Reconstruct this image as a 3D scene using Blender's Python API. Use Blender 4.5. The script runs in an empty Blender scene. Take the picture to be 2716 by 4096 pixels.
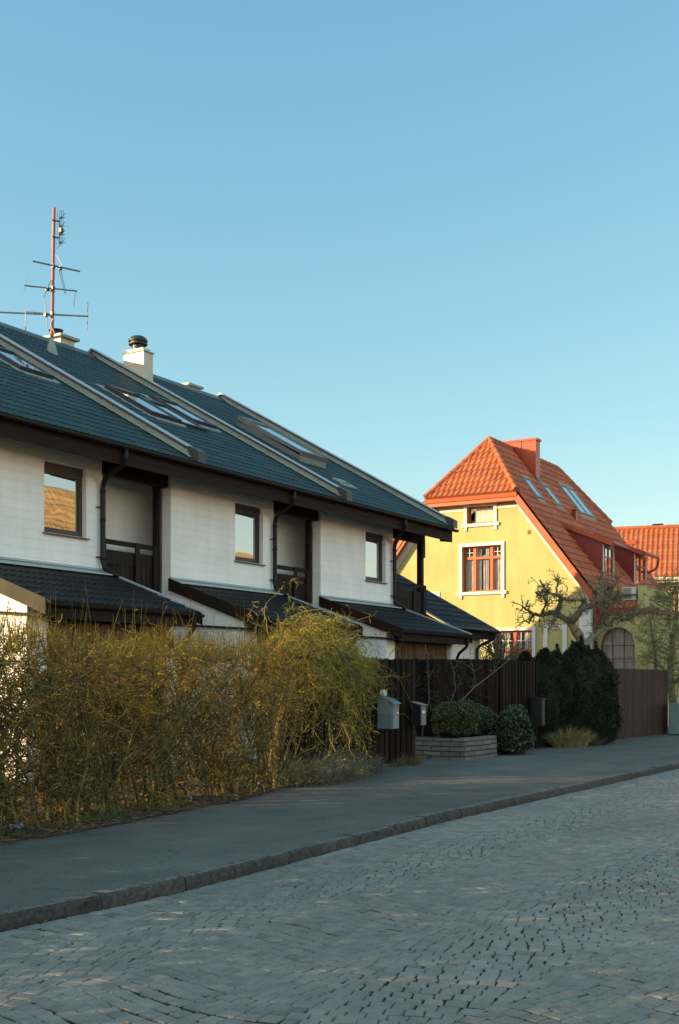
import bpy, bmesh, math, random
from mathutils import Vector, Matrix
R = math.radians
rng = random.Random(11)
C = bpy.context.scene.collection
sc = bpy.context.scene

# ------------------------------------------------------------------ camera, sky, sun, exposure
# street frame: X runs along the street, Y from the road towards the houses, Z up
cam_d = bpy.data.cameras.new("camera"); cam = bpy.data.objects.new("camera", cam_d); C.objects.link(cam)
cam_d.sensor_fit = 'VERTICAL'; cam_d.sensor_height = 36.0; cam_d.lens = 42.0
cam_d.shift_y = 0.1677; cam_d.clip_end = 3000
cam.location = (0, 0, 1.6); cam.rotation_euler = (R(90), 0, R(31.076 - 90))
sc.camera = cam
SUN_AZ, SUN_EL = 46.0, 12.4
sun_v = Vector((-math.cos(R(SUN_AZ))*math.cos(R(SUN_EL)), math.sin(R(SUN_AZ))*math.cos(R(SUN_EL)), math.sin(R(SUN_EL))))
sd = bpy.data.lights.new("sun", 'SUN'); sun = bpy.data.objects.new("sun", sd); C.objects.link(sun)
sd.energy = 3.7; sd.angle = R(0.5); sd.color = (1.0, 0.735, 0.40)
sun.rotation_euler = sun_v.to_track_quat('Z', 'Y').to_euler(); sun.location = (-30, 30, 30)
w = bpy.data.worlds.new("World"); sc.world = w; w.use_nodes = True
nt = w.node_tree; bg = nt.nodes["Background"]
sky = nt.nodes.new("ShaderNodeTexSky"); sky.sky_type = 'NISHITA'; sky.sun_disc = False
sky.sun_elevation = R(SUN_EL); sky.sun_rotation = math.atan2(sun_v.x, sun_v.y)
sky.air_density = 1.0; sky.dust_density = 0.4; sky.ozone_density = 1.6
def nd(kind, **kw):
    n = nt.nodes.new(kind)
    for k, v in kw.items(): setattr(n, k, v)
    return n
sp = nd("ShaderNodeSeparateColor"); nt.links.new(sky.outputs[0], sp.inputs[0]); cbn = nd("ShaderNodeCombineColor")
def mth(op, a_, b_):
    n = nd("ShaderNodeMath", operation=op)
    for i_, x in enumerate((a_, b_)):
        if isinstance(x, (int, float)): n.inputs[i_].default_value = x
        else: nt.links.new(x, n.inputs[i_])
    return n.outputs[0]
KX = 0.15*2**1.3                                              # sky radiance times strength and exposure: 1 is display white
geo_w = nd("ShaderNodeTexCoord"); vd = nd("ShaderNodeVectorMath", operation='DOT_PRODUCT')
nt.links.new(geo_w.outputs["Generated"], vd.inputs[0]); vd.inputs[1].default_value = (-.60, -.36, .714)
lobe = nd("ShaderNodeMapRange"); lobe.interpolation_type = 'SMOOTHSTEP'; lobe.inputs[1].default_value = -.15; lobe.inputs[2].default_value = .75
nt.links.new(vd.outputs["Value"], lobe.inputs[0])
for i_, (k1, p, k2, hi) in enumerate(((.80, .97, .715, 2.62), (1.0, .69, .655, 1.92), (.87, .50, .70, 1.68))):   # clear teal sky, brightened overhead and behind the camera to lift the shade
    v = mth('MULTIPLY', sp.outputs[i_], k1*KX); v = mth('POWER', v, p); v = mth('MULTIPLY', v, k2/KX)
    f = mth('MULTIPLY_ADD', lobe.outputs[0], hi-1); f.node.inputs[2].default_value = 1.0
    nt.links.new(mth('MULTIPLY', v, f), cbn.inputs[i_])
nt.links.new(cbn.outputs[0], bg.inputs[0])
bg.inputs[1].default_value = 0.15
vs = sc.view_settings; vs.view_transform = 'Standard'; vs.look = 'None'; vs.gamma = 1; vs.exposure = 1.5

# ------------------------------------------------------------------ materials
def mk(name, col, col2=None, scale=4.0, rough=0.7, bump=0.0, bscale=40.0, tint=0.0, stretch=(1, 1, 1), metal=0.0, spec=0.4,
       trans=0.0, tcol=None, detail=4, blotch=None, grain=None):
    m = bpy.data.materials.new(name); m.use_nodes = True; t = m.node_tree; N = t.nodes; L = t.links
    b = N["Principled BSDF"]; b.inputs["Roughness"].default_value = rough; b.inputs["Metallic"].default_value = metal
    b.inputs["Specular IOR Level"].default_value = spec
    geo = N.new("ShaderNodeNewGeometry"); mp = N.new("ShaderNodeMapping"); mp.inputs[3].default_value = stretch
    L.new(geo.outputs["Position"], mp.inputs[0])
    no = N.new("ShaderNodeTexNoise"); no.inputs["Scale"].default_value = scale; no.inputs["Detail"].default_value = detail
    L.new(mp.outputs[0], no.inputs["Vector"])
    ramp = N.new("ShaderNodeValToRGB"); ramp.color_ramp.elements[0].position = 0.32; ramp.color_ramp.elements[1].position = 0.68
    c2 = col2 if col2 else tuple(c*0.8 for c in col)
    ramp.color_ramp.elements[0].color = (*c2, 1); ramp.color_ramp.elements[1].color = (*col, 1)
    L.new(no.outputs[0], ramp.inputs[0]); out = ramp.outputs[0]
    if tint:
        at = N.new("ShaderNodeAttribute"); at.attribute_name = "tint"
        mx = N.new("ShaderNodeMix"); mx.data_type = 'RGBA'
        if tcol:
            mx.blend_type = 'MIX'; mx.inputs[7].default_value = (*tcol, 1); L.new(at.outputs["Fac"], mx.inputs[0])
        else:
            mx.blend_type = 'MULTIPLY'; mx.inputs[0].default_value = 1.0
            mr = N.new("ShaderNodeMapRange"); mr.inputs[3].default_value = 1-tint; mr.inputs[4].default_value = 1+tint
            L.new(at.outputs["Fac"], mr.inputs[0]); L.new(mr.outputs[0], mx.inputs[7])
        L.new(out, mx.inputs[6]); out = mx.outputs[2]
    for ex in (blotch, grain):
        if not ex: continue
        sc_, lo, hi_, stt = ex
        m3 = N.new("ShaderNodeMapping"); m3.inputs[3].default_value = stt; L.new(geo.outputs["Position"], m3.inputs[0])
        n3 = N.new("ShaderNodeTexNoise"); n3.inputs["Scale"].default_value = sc_; n3.inputs["Detail"].default_value = 6; L.new(m3.outputs[0], n3.inputs["Vector"])
        r3_ = N.new("ShaderNodeMapRange"); r3_.inputs[1].default_value = .33; r3_.inputs[2].default_value = .67
        r3_.inputs[3].default_value = lo; r3_.inputs[4].default_value = hi_; L.new(n3.outputs[0], r3_.inputs[0])
        x3 = N.new("ShaderNodeMix"); x3.data_type = 'RGBA'; x3.blend_type = 'MULTIPLY'; x3.inputs[0].default_value = 1
        L.new(out, x3.inputs[6]); L.new(r3_.outputs[0], x3.inputs[7]); out = x3.outputs[2]
    L.new(out, b.inputs["Base Color"])
    if bump:
        n2 = N.new("ShaderNodeTexNoise"); n2.inputs["Scale"].default_value = bscale; n2.inputs["Detail"].default_value = 5
        L.new(mp.outputs[0], n2.inputs["Vector"])
        bp = N.new("ShaderNodeBump"); bp.inputs["Strength"].default_value = bump; bp.inputs["Distance"].default_value = 0.01
        L.new(n2.outputs[0], bp.inputs["Height"]); L.new(bp.outputs[0], b.inputs["Normal"])
    if trans:
        tr = N.new("ShaderNodeBsdfTranslucent"); L.new(out, tr.inputs[0]); ms = N.new("ShaderNodeMixShader")
        ms.inputs[0].default_value = trans; L.new(b.outputs[0], ms.inputs[1]); L.new(tr.outputs[0], ms.inputs[2])
        L.new(ms.outputs[0], N["Material Output"].inputs[0])
    return m

def mk_brick(name, c1, c2, mortar, bw, rh, ms, bump, rough=0.75, dirt=None):
    m = bpy.data.materials.new(name); m.use_nodes = True; t = m.node_tree; N = t.nodes; L = t.links
    b = N["Principled BSDF"]; b.inputs["Roughness"].default_value = rough; b.inputs["Specular IOR Level"].default_value = 0.3
    geo = N.new("ShaderNodeNewGeometry"); sx = N.new("ShaderNodeSeparateXYZ"); L.new(geo.outputs["Position"], sx.inputs[0])
    ad = N.new("ShaderNodeMath"); L.new(sx.outputs[0], ad.inputs[0]); L.new(sx.outputs[1], ad.inputs[1])
    nz = N.new("ShaderNodeTexNoise"); nz.inputs["Scale"].default_value = 2.5; L.new(geo.outputs["Position"], nz.inputs["Vector"])
    ma = N.new("ShaderNodeMath"); ma.operation = 'MULTIPLY_ADD'; ma.inputs[1].default_value = 0.035
    L.new(nz.outputs[0], ma.inputs[0]); L.new(sx.outputs[2], ma.inputs[2])
    cx = N.new("ShaderNodeCombineXYZ"); L.new(ad.outputs[0], cx.inputs[0]); L.new(ma.outputs[0], cx.inputs[1])
    br = N.new("ShaderNodeTexBrick"); br.inputs["Scale"].default_value = 1.0; br.inputs["Brick Width"].default_value = bw
    br.inputs["Row Height"].default_value = rh; br.inputs["Mortar Size"].default_value = ms; br.inputs["Mortar Smooth"].default_value = 0.6
    br.inputs["Color1"].default_value = (*c1, 1); br.inputs["Color2"].default_value = (*c2, 1); br.inputs["Mortar"].default_value = (*mortar, 1)
    L.new(cx.outputs[0], br.inputs["Vector"])
    n2 = N.new("ShaderNodeTexNoise"); n2.inputs["Scale"].default_value = 1.3; n2.inputs["Detail"].default_value = 6
    L.new(geo.outputs["Position"], n2.inputs["Vector"])
    mr = N.new("ShaderNodeMapRange"); mr.inputs[1].default_value = 0.3; mr.inputs[2].default_value = 0.7
    mr.inputs[3].default_value = 0.92; mr.inputs[4].default_value = 1.05; L.new(n2.outputs[0], mr.inputs[0])
    mx = N.new("ShaderNodeMix"); mx.data_type = 'RGBA'; mx.blend_type = 'MULTIPLY'; mx.inputs[0].default_value = 1
    L.new(br.outputs[0], mx.inputs[6]); L.new(mr.outputs[0], mx.inputs[7])
    m5 = N.new("ShaderNodeMapping"); m5.inputs[3].default_value = (3.5,3.5,.35); L.new(geo.outputs["Position"], m5.inputs[0])
    n5 = N.new("ShaderNodeTexNoise"); n5.inputs["Scale"].default_value = 1.6; n5.inputs["Detail"].default_value = 5; L.new(m5.outputs[0], n5.inputs["Vector"])
    r5 = N.new("ShaderNodeMapRange"); r5.inputs[1].default_value = .35; r5.inputs[2].default_value = .6; r5.inputs[3].default_value = .965; r5.inputs[4].default_value = 1.01; L.new(n5.outputs[0], r5.inputs[0])
    x5 = N.new("ShaderNodeMix"); x5.data_type = 'RGBA'; x5.blend_type = 'MULTIPLY'; x5.inputs[0].default_value = 1; L.new(mx.outputs[2], x5.inputs[6]); L.new(r5.outputs[0], x5.inputs[7]); L.new(x5.outputs[2], b.inputs["Base Color"])
    n3 = N.new("ShaderNodeTexNoise"); n3.inputs["Scale"].default_value = 14; n3.inputs["Detail"].default_value = 4
    L.new(geo.outputs["Position"], n3.inputs["Vector"])
    su = N.new("ShaderNodeMath"); su.operation = 'MULTIPLY_ADD'; su.inputs[1].default_value = 0.9
    L.new(n3.outputs[0], su.inputs[0])
    inv = N.new("ShaderNodeMath"); inv.operation = 'SUBTRACT'; inv.inputs[0].default_value = 1.0; L.new(br.outputs["Fac"], inv.inputs[1])
    L.new(inv.outputs[0], su.inputs[2])
    bp = N.new("ShaderNodeBump"); bp.inputs["Strength"].default_value = bump; bp.inputs["Distance"].default_value = 0.012
    L.new(su.outputs[0], bp.inputs["Height"]); L.new(bp.outputs[0], b.inputs["Normal"])
    return m

def mk_glass(name, base, refl, transp=0.0):
    m = bpy.data.materials.new(name); m.use_nodes = True; t = m.node_tree; N = t.nodes; L = t.links
    b = N["Principled BSDF"]; b.inputs["Base Color"].default_value = (*base, 1); b.inputs["Roughness"].default_value = 0.2
    gl = N.new("ShaderNodeBsdfGlossy"); gl.inputs["Roughness"].default_value = 0.015
    nz = N.new("ShaderNodeTexNoise"); nz.inputs["Scale"].default_value = 1.6; nz.inputs["Detail"].default_value = 1
    bp = N.new("ShaderNodeBump"); bp.inputs["Strength"].default_value = 0.12; bp.inputs["Distance"].default_value = 0.02
    geo = N.new("ShaderNodeNewGeometry"); L.new(geo.outputs["Position"], nz.inputs["Vector"])
    L.new(nz.outputs[0], bp.inputs["Height"]); L.new(bp.outputs[0], gl.inputs["Normal"])
    fr = N.new("ShaderNodeLayerWeight"); fr.inputs[0].default_value = 0.25
    mr = N.new("ShaderNodeMapRange"); mr.inputs[3].default_value = refl; mr.inputs[4].default_value = min(1, refl+0.4)
    L.new(fr.outputs["Facing"], mr.inputs[0])
    ms = N.new("ShaderNodeMixShader"); L.new(mr.outputs[0], ms.inputs[0])
    if transp:
        tr = N.new("ShaderNodeBsdfTransparent"); tr.inputs[0].default_value = (*base, 1); L.new(tr.outputs[0], ms.inputs[1])
    else: L.new(b.outputs[0], ms.inputs[1])
    L.new(gl.outputs[0], ms.inputs[2]); L.new(ms.outputs[0], N["Material Output"].inputs[0])
    return m

M = {}
M['white_brick'] = mk_brick('white_brick', (.86,.83,.79), (.84,.81,.77), (.80,.77,.73), 2.3, .155, .010, .36)
M['red_brick'] = mk_brick('red_brick', (.42,.16,.08), (.34,.12,.06), (.55,.48,.38), .26, .085, .016, .4)
M['block'] = mk_brick('concrete_block', (.17,.165,.145), (.12,.118,.105), (.05,.05,.045), .40, .098, .013, 1.0, .9)
M['roof_dark'] = mk('dark_roof_tile', (.019,.037,.032), (.012,.025,.022), 3.0, .5, .25, 60, spec=.25, tint=.25, blotch=(.8,.8,1.15,(1,1,1)))
M['roof_lean'] = mk('black_roof_tile', (.016,.0175,.0165), (.010,.011,.0105), 5.0, .55, .3, 60, spec=.3)
M['zinc'] = mk('grey_green_flashing', (.27,.30,.25), (.22,.245,.21), 2.5, .55, .1, 20, spec=.4)
M['rake'] = mk('olive_sheet', (.055,.053,.036), (.04,.038,.026), 3, .8, .1, 6, spec=.15)
M['upstand'] = mk('grey_upstand', (.13,.14,.13), (.10,.11,.10), 3, .5)
M['zinc_light'] = mk('pale_flashing', (.36,.41,.42), (.30,.34,.35), 4, .45, .1, 20)
M['frame_brown'] = mk('brown_window_frame', (.070,.048,.040), (.055,.038,.032), 5, .5)
M['ridge'] = mk('ridge_metal', (.06,.085,.09), (.045,.065,.07), 3, .4)
M['brown'] = mk('dark_brown_wood', (.024,.013,.008), (.013,.007,.005), 3, .7, .4, 12, stretch=(1,6,14), spec=.15)
M['brown_v'] = mk('dark_brown_boards', (.030,.020,.016), (.014,.010,.009), 5, .7, .5, 10, stretch=(9,9,.7), tint=.5, spec=.15)
M['fence'] = mk('fence_stain', (.022,.013,.010), (.009,.006,.005), 5, .75, .6, 10, stretch=(9,9,.6), tint=.55, spec=.12)
M['fence_r'] = mk('fence_brown_stain', (.070,.034,.024), (.040,.021,.016), 5, .65, .5, 10, stretch=(9,9,.6), tint=.4)
M['timber'] = mk('weathered_timber', (.16,.085,.035), (.065,.036,.018), 3, .7, .5, 12, stretch=(8,8,.6), tint=.4)
M['gutter'] = mk('dark_gutter_metal', (.012,.011,.010), (.009,.008,.0075), 3, .45, 0, 1, spec=.25)
M['dark_metal'] = mk('dark_metal', (.03,.03,.032), (.02,.02,.022), 5, .4)
M['glass_dark'] = mk_glass('window_glass', (.015,.02,.022), .42)
M['glass_sky'] = mk_glass('skylight_glass', (.03,.05,.055), .62)
M['glass_clear'] = mk_glass('clear_window_glass', (.97,.98,.97), .05, 1)
M['yellow'] = mk('yellow_stucco', (.41,.385,.165), (.38,.35,.14), 1.1, .85, 1.0, 24, spec=.2, blotch=(.9,.92,1.05,(2.5,2.5,.5)), grain=(30,.93,1.05,(1,1,1)))
M['white'] = mk('white_paint', (.62,.61,.56), (.56,.54,.48), 3, .6, .15, 25)
M['red'] = mk('red_paint', (.39,.078,.020), (.33,.062,.016), 3, .45, .1, 20)
M['red_dark'] = mk('dark_red_sheet', (.23,.028,.020), (.19,.024,.018), 2, .38, .1, 6)
M['red_metal'] = mk('red_sheet_metal', (.40,.056,.020), (.35,.048,.017), 2, .35, .1, 4)
M['tile'] = mk('orange_clay_tile', (.40,.118,.042), (.31,.082,.028), 5, .7, .2, 50, tint=.16)
M['tile_old'] = mk('brown_red_tile', (.45,.115,.042), (.32,.08,.030), 5, .7, .2, 50, tint=.16)
M['tan_tile'] = mk('tan_roof', (.42,.29,.12), (.30,.2,.08), 2, .8, .2, 20, tint=.2)
M['cream'] = mk('cream_render', (.72,.66,.5), None, 2, .8, .1, 30)
M['curtain'] = mk('curtain_cloth', (.50,.47,.42), (.33,.28,.25), 9, .9, 0, 1, stretch=(1,1,.5))
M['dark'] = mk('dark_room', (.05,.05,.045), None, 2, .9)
M['pipe_red'] = mk('rusty_red_pipe', (.33,.085,.06), (.24,.06,.045), 9, .5, .2, 60)
M['alu'] = mk('grey_aluminium', (.20,.22,.23), (.12,.13,.14), 20, .4, metal=.3)
M['sheet'] = mk('galvanised_sheet', (.50,.455,.35), (.43,.39,.31), 3, .5, .1, 6, metal=.2)
M['asphalt'] = mk('pavement_asphalt', (.140,.127,.104), (.100,.093,.078), 1.2, .88, .9, 140, spec=.3, detail=8, blotch=(.35,.80,1.12,(.5,1.6,1)), grain=(60,.72,1.25,(1,1,1)))
def cracks(mat):
    t = mat.node_tree; N = t.nodes; L = t.links; pb_ = N["Principled BSDF"]; src = pb_.inputs["Base Color"].links[0].from_socket
    g_ = N.new("ShaderNodeNewGeometry"); n_ = N.new("ShaderNodeTexNoise"); n_.inputs["Scale"].default_value = 1.7; n_.inputs["Detail"].default_value = 6; L.new(g_.outputs["Position"], n_.inputs["Vector"])
    a_ = N.new("ShaderNodeMix"); a_.data_type = 'RGBA'; a_.blend_type = 'ADD'; a_.inputs[0].default_value = .9; L.new(g_.outputs["Position"], a_.inputs[6]); L.new(n_.outputs["Color"], a_.inputs[7])
    v_ = N.new("ShaderNodeTexVoronoi"); v_.feature = 'DISTANCE_TO_EDGE'; v_.inputs["Scale"].default_value = .42; L.new(a_.outputs[2], v_.inputs["Vector"])
    m_ = N.new("ShaderNodeMapRange"); m_.inputs[1].default_value = .002; m_.inputs[2].default_value = .008; m_.inputs[3].default_value = .72; m_.inputs[4].default_value = 1; L.new(v_.outputs["Distance"], m_.inputs[0])
    x_ = N.new("ShaderNodeMix"); x_.data_type = 'RGBA'; x_.blend_type = 'MULTIPLY'; x_.inputs[0].default_value = 1; L.new(src, x_.inputs[6]); L.new(m_.outputs[0], x_.inputs[7]); L.new(x_.outputs[2], pb_.inputs["Base Color"])
cracks(M['asphalt'])
M['sett'] = mk('granite_sett', (1.0,1.0,1.0), (.74,.74,.74), 7, .66, .7, 70, spec=.35, blotch=(.5,.85,1.1,(.6,1.2,1)), grain=(90,.85,1.12,(1,1,1)))
def sett_hues():
    t = M['sett'].node_tree; N = t.nodes; L = t.links; pb_ = N["Principled BSDF"]; src = pb_.inputs["Base Color"].links[0].from_socket
    at = N.new("ShaderNodeAttribute"); at.attribute_name = "tint"; rp_ = N.new("ShaderNodeValToRGB"); cr_ = rp_.color_ramp
    cr_.elements[0].position = 0; cr_.elements[0].color = (.05,.05,.036,1); cr_.elements[1].position = 1; cr_.elements[1].color = (.22,.22,.155,1)
    for p_, c_ in ((.06,(.05,.05,.036)),(.10,(.155,.147,.125)),(.3,(.205,.19,.16)),(.62,(.24,.222,.185)),(.82,(.275,.25,.205)),(.90,(.33,.265,.185)),(.955,(.2,.19,.165))): e_ = cr_.elements.new(p_); e_.color = (*c_,1)
    L.new(at.outputs["Fac"], rp_.inputs[0]); x_ = N.new("ShaderNodeMix"); x_.data_type = 'RGBA'; x_.blend_type = 'MULTIPLY'; x_.inputs[0].default_value = 1
    L.new(src, x_.inputs[6]); L.new(rp_.outputs[0], x_.inputs[7]); L.new(x_.outputs[2], pb_.inputs["Base Color"])
sett_hues()
M['joint'] = mk('joint_sand', (.022,.024,.014), (.010,.012,.008), 2.5, .95, .8, 60)
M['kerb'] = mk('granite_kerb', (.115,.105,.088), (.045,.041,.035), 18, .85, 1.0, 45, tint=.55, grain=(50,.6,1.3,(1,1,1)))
M['soil'] = mk('garden_soil', (.055,.040,.026), (.022,.017,.012), 7, .95, 1.0, 30)
M['ground'] = mk('rough_ground', (.07,.075,.035), (.04,.045,.022), 1.2, .95, .6, 10)
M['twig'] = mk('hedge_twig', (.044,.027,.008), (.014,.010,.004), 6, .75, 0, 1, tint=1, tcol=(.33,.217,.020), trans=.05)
M['twig_dark'] = mk('hedge_stem', (.16,.125,.032), (.05,.04,.015), 9, .85, .5, 60, tint=.4)
M['weep'] = mk('weeping_twig', (.12,.10,.022), (.045,.04,.013), 6, .75, 0, 1, tint=1, tcol=(.34,.28,.036), trans=.06)
M['bark'] = mk('lichen_bark', (.23,.195,.115), (.085,.07,.045), 12, .9, 1.0, 40, tint=.3)
M['bark_warm'] = mk('mossy_bark', (.15,.12,.035), (.05,.04,.018), 10, .9, 1.0, 40, tint=.3)
M['birch'] = mk('grey_green_twig', (.20,.20,.085), (.12,.12,.055), 8, .85, 0, 1, tint=.4)
M['thuja'] = mk('thuja_foliage', (.018,.027,.007), (.008,.013,.004), 2.5, .7, 0, 1, tint=.6, trans=.1)
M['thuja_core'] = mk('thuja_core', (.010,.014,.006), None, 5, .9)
M['ivy'] = mk('ivy_leaf', (.040,.062,.030), (.020,.034,.018), 6, .42, 0, 1, tint=.55, spec=.5)
M['bush'] = mk('bush_leaf', (.085,.085,.024), (.045,.05,.016), 5, .6, 0, 1, tint=.5, trans=.1)
M['bush_green'] = mk('bush_green_leaf', (.060,.085,.035), (.030,.05,.02), 5, .6, 0, 1, tint=.5, trans=.1)
M['straw'] = mk('straw_grass', (.33,.27,.12), (.20,.16,.075), 8, .8, 0, 1, tint=.4, trans=.15)
M['sage'] = mk('grey_sage_twig', (.13,.13,.085), (.07,.07,.048), 8, .85, 0, 1, tint=.4)
M['grass'] = mk('grass_blade', (.10,.13,.03), (.05,.07,.018), 8, .8, 0, 1, tint=.4, trans=.15)
M['litter'] = mk('leaf_litter', (.17,.11,.05), (.06,.04,.02), 8, .9, 0, 1, tint=.5)
M['post_blue'] = mk('blue_grey_enamel', (.135,.20,.215), (.115,.175,.19), 4, .42, .05, 30)
M['post_black'] = mk('black_enamel', (.014,.014,.015), None, 4, .45)
M['post_grey'] = mk('grey_enamel', (.16,.165,.17), None, 5, .45)
M['cab'] = mk('cabinet_green_grey', (.17,.24,.24), (.13,.19,.19), 3, .55, .1, 20)
M['cab_front'] = mk('cabinet_worn_front', (.36,.36,.33), (.24,.24,.22), 7, .6, .1, 20)
M['steel'] = mk('bright_steel', (.6,.6,.58), None, 5, .3, metal=.8)
M['sticker'] = mk('sticker_white', (.75,.72,.7), None, 5, .6)
M['sticker_red'] = mk('sticker_red', (.55,.14,.09), None, 5, .6)
M['lilac'] = mk('lilac_petal', (.32,.30,.62), None, 5, .6)

# ------------------------------------------------------------------ mesh builder
ORG = {}
class MB:
    def __init__(s): s.v = []; s.f = []; s.t = []; s.smooth = False
    def add(s, vs, fs, t=0.5):
        o = len(s.v); s.v.extend(vs); s.f.extend([tuple(o+i for i in f) for f in fs]); s.t.extend([t]*len(fs)); return s
    def box(s, x0, x1, y0, y1, z0, z1, t=0.5):
        return s.add([(x0,y0,z0),(x1,y0,z0),(x1,y1,z0),(x0,y1,z0),(x0,y0,z1),(x1,y0,z1),(x1,y1,z1),(x0,y1,z1)],
              [(3,2,1,0),(4,5,6,7),(0,1,5,4),(1,2,6,5),(2,3,7,6),(3,0,4,7)], t)
    def quad(s, a, b, c, d, t=0.5): return s.add([tuple(a),tuple(b),tuple(c),tuple(d)], [(0,1,2,3)], t)
    def prism(s, pts, vec, t=0.5):
        n = len(pts); vec = Vector(vec); p = [Vector(q) for q in pts]
        return s.add([tuple(q) for q in p]+[tuple(q+vec) for q in p],
              [tuple(range(n))[::-1], tuple(range(n,2*n))]+[(i,(i+1)%n,n+(i+1)%n,n+i) for i in range(n)], t)
    def bar(s, a, b, wd, ht, up=(0,0,1), t=0.5):
        a = Vector(a); b = Vector(b); d = (b-a).normalized(); up = Vector(up)
        sx = d.cross(up).normalized()*wd/2; sz = sx.cross(d).normalized()*ht/2
        return s.prism([a-sx-sz, a+sx-sz, a+sx+sz, a-sx+sz], b-a, t)
    def tube(s, path, r, n=3, t=0.5, cap=False):
        path = [Vector(p) for p in path]; k = len(path)
        if not isinstance(r, (list, tuple)): r = [r]*k
        o = len(s.v); ref = None
        for i, p in enumerate(path):
            d = (path[min(i+1,k-1)]-path[max(i-1,0)])
            if d.length < 1e-9: d = Vector((0,0,1))
            d.normalize()
            if ref is None: ref = d.orthogonal().normalized()
            a = (ref-d*ref.dot(d))
            a = a.normalized() if a.length > 1e-6 else d.orthogonal().normalized()
            ref = a; b = d.cross(a); rr = r[i]
            for j in range(n):
                an = 2*math.pi*j/n; q = p+(a*math.cos(an)+b*math.sin(an))*rr; s.v.append((q.x,q.y,q.z))
        fs = []
        for i in range(k-1):
            for j in range(n):
                j2 = (j+1)%n; fs.append((o+i*n+j, o+i*n+j2, o+(i+1)*n+j2, o+(i+1)*n+j))
        if cap: fs.append(tuple(o+j for j in range(n))[::-1]); fs.append(tuple(o+(k-1)*n+j for j in range(n)))
        s.f.extend(fs); s.t.extend([t]*len(fs)); return s
    def lathe(s, c, prof, n=16, t=0.5):
        o = len(s.v)
        for r, z in prof:
            for j in range(n):
                an = 2*math.pi*j/n; s.v.append((c[0]+r*math.cos(an), c[1]+r*math.sin(an), c[2]+z))
        fs = [(o+i*n+j, o+i*n+(j+1)%n, o+(i+1)*n+(j+1)%n, o+(i+1)*n+j) for i in range(len(prof)-1) for j in range(n)]
        s.f.extend(fs); s.t.extend([t]*len(fs)); return s
    def leaf(s, p, d, side, L, W, t=0.5):
        p = Vector(p); d = Vector(d); side = Vector(side)
        return s.add([tuple(p), tuple(p+d*L*.5+side*W*.5), tuple(p+d*L), tuple(p+d*L*.5-side*W*.5)], [(0,1,2,3)], t)
    def build(s, name, mat, parent=None, origin=None, smooth=False):
        if parent is not None: org = ORG[parent]
        else: org = Vector(origin) if origin is not None else Vector((0,0,0))
        me = bpy.data.meshes.new(name); me.from_pydata([(x-org.x,y-org.y,z-org.z) for x,y,z in s.v], [], s.f)
        me.materials.append(M[mat] if isinstance(mat, str) else mat)
        a = me.attributes.new("tint", 'FLOAT', 'FACE'); a.data.foreach_set("value", s.t)
        if smooth: me.polygons.foreach_set("use_smooth", [True]*len(me.polygons))
        me.update()
        o = bpy.data.objects.new(name, me); C.objects.link(o)
        if parent is not None: o.parent = parent
        else: o.location = org
        ORG[o] = org
        return o
def tag(o, label, cat, group=None):
    o["label"] = label; o["category"] = cat
    if group: o["group"] = group
    return o
def struct(o, kind='structure'): o["kind"] = kind; return o
def thing(name, label, cat, loc, group=None):
    o = bpy.data.objects.new(name, None); C.objects.link(o); o.location = loc; o.empty_display_size = .3
    ORG[o] = Vector(loc); return tag(o, label, cat, group)

def tile_sheet(name, mat, parent, O, U, V, width, length, period=.2, course=.34, amp=.022, step=.022, clips=(), ns=6, jit=0.0):
    """corrugated, stepped roof covering laid from O along U (across) and V (up the slope)"""
    O = Vector(O); U = Vector(U).normalized(); V = Vector(V).normalized(); N = U.cross(V)
    if N.z < 0: N = -N
    nc = max(1, int(width/period*ns)); rows = []
    nr = int(math.ceil(length/course))
    for k in range(nr):
        t0 = k*course; t1 = min(length, t0+course); rows += [(t0, step, k), (t1, 0.0, k)]
    vs = []; ts = []
    for t, h, k in rows:
        for i in range(nc+1):
            x = width*i/nc; ph = 2*math.pi*x/period
            hh = h+amp*(0.5+0.5*math.cos(ph))**1.3
            jr = jit*math.sin(k*12.9+math.floor(x/period)*78.2)
            vs.append(tuple(O+U*x+V*t+N*(hh+jr)))
    fs = []
    for r in range(len(rows)-1):
        for i in range(nc):
            a = r*(nc+1)+i; fs.append((a, a+1, a+nc+2, a+nc+1)); ts.append(((rows[r][2]*7+int(i/ns)*13)*0.618)%1)
    skirt = [tuple(O+U*(width*i/nc)-N*.04) for i in range(nc+1)]; o = len(vs); vs += skirt
    for i in range(nc): fs.append((o+i, o+i+1, i+1, i)); ts.append(.3)
    mb = MB(); mb.v = vs; mb.f = fs; mb.t = ts
    ob = mb.build(name, mat, parent)
    if clips:
        bm = bmesh.new(); bm.from_mesh(ob.data); org = ORG[ob]
        for co, no in clips:
            bmesh.ops.bisect_plane(bm, geom=bm.verts[:]+bm.edges[:]+bm.faces[:], plane_co=Vector(co)-org, plane_no=Vector(no), clear_outer=True)
        bm.to_mesh(ob.data); bm.free()
    ob.data.polygons.foreach_set("use_smooth", [False]*len(ob.data.polygons))
    return ob

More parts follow.
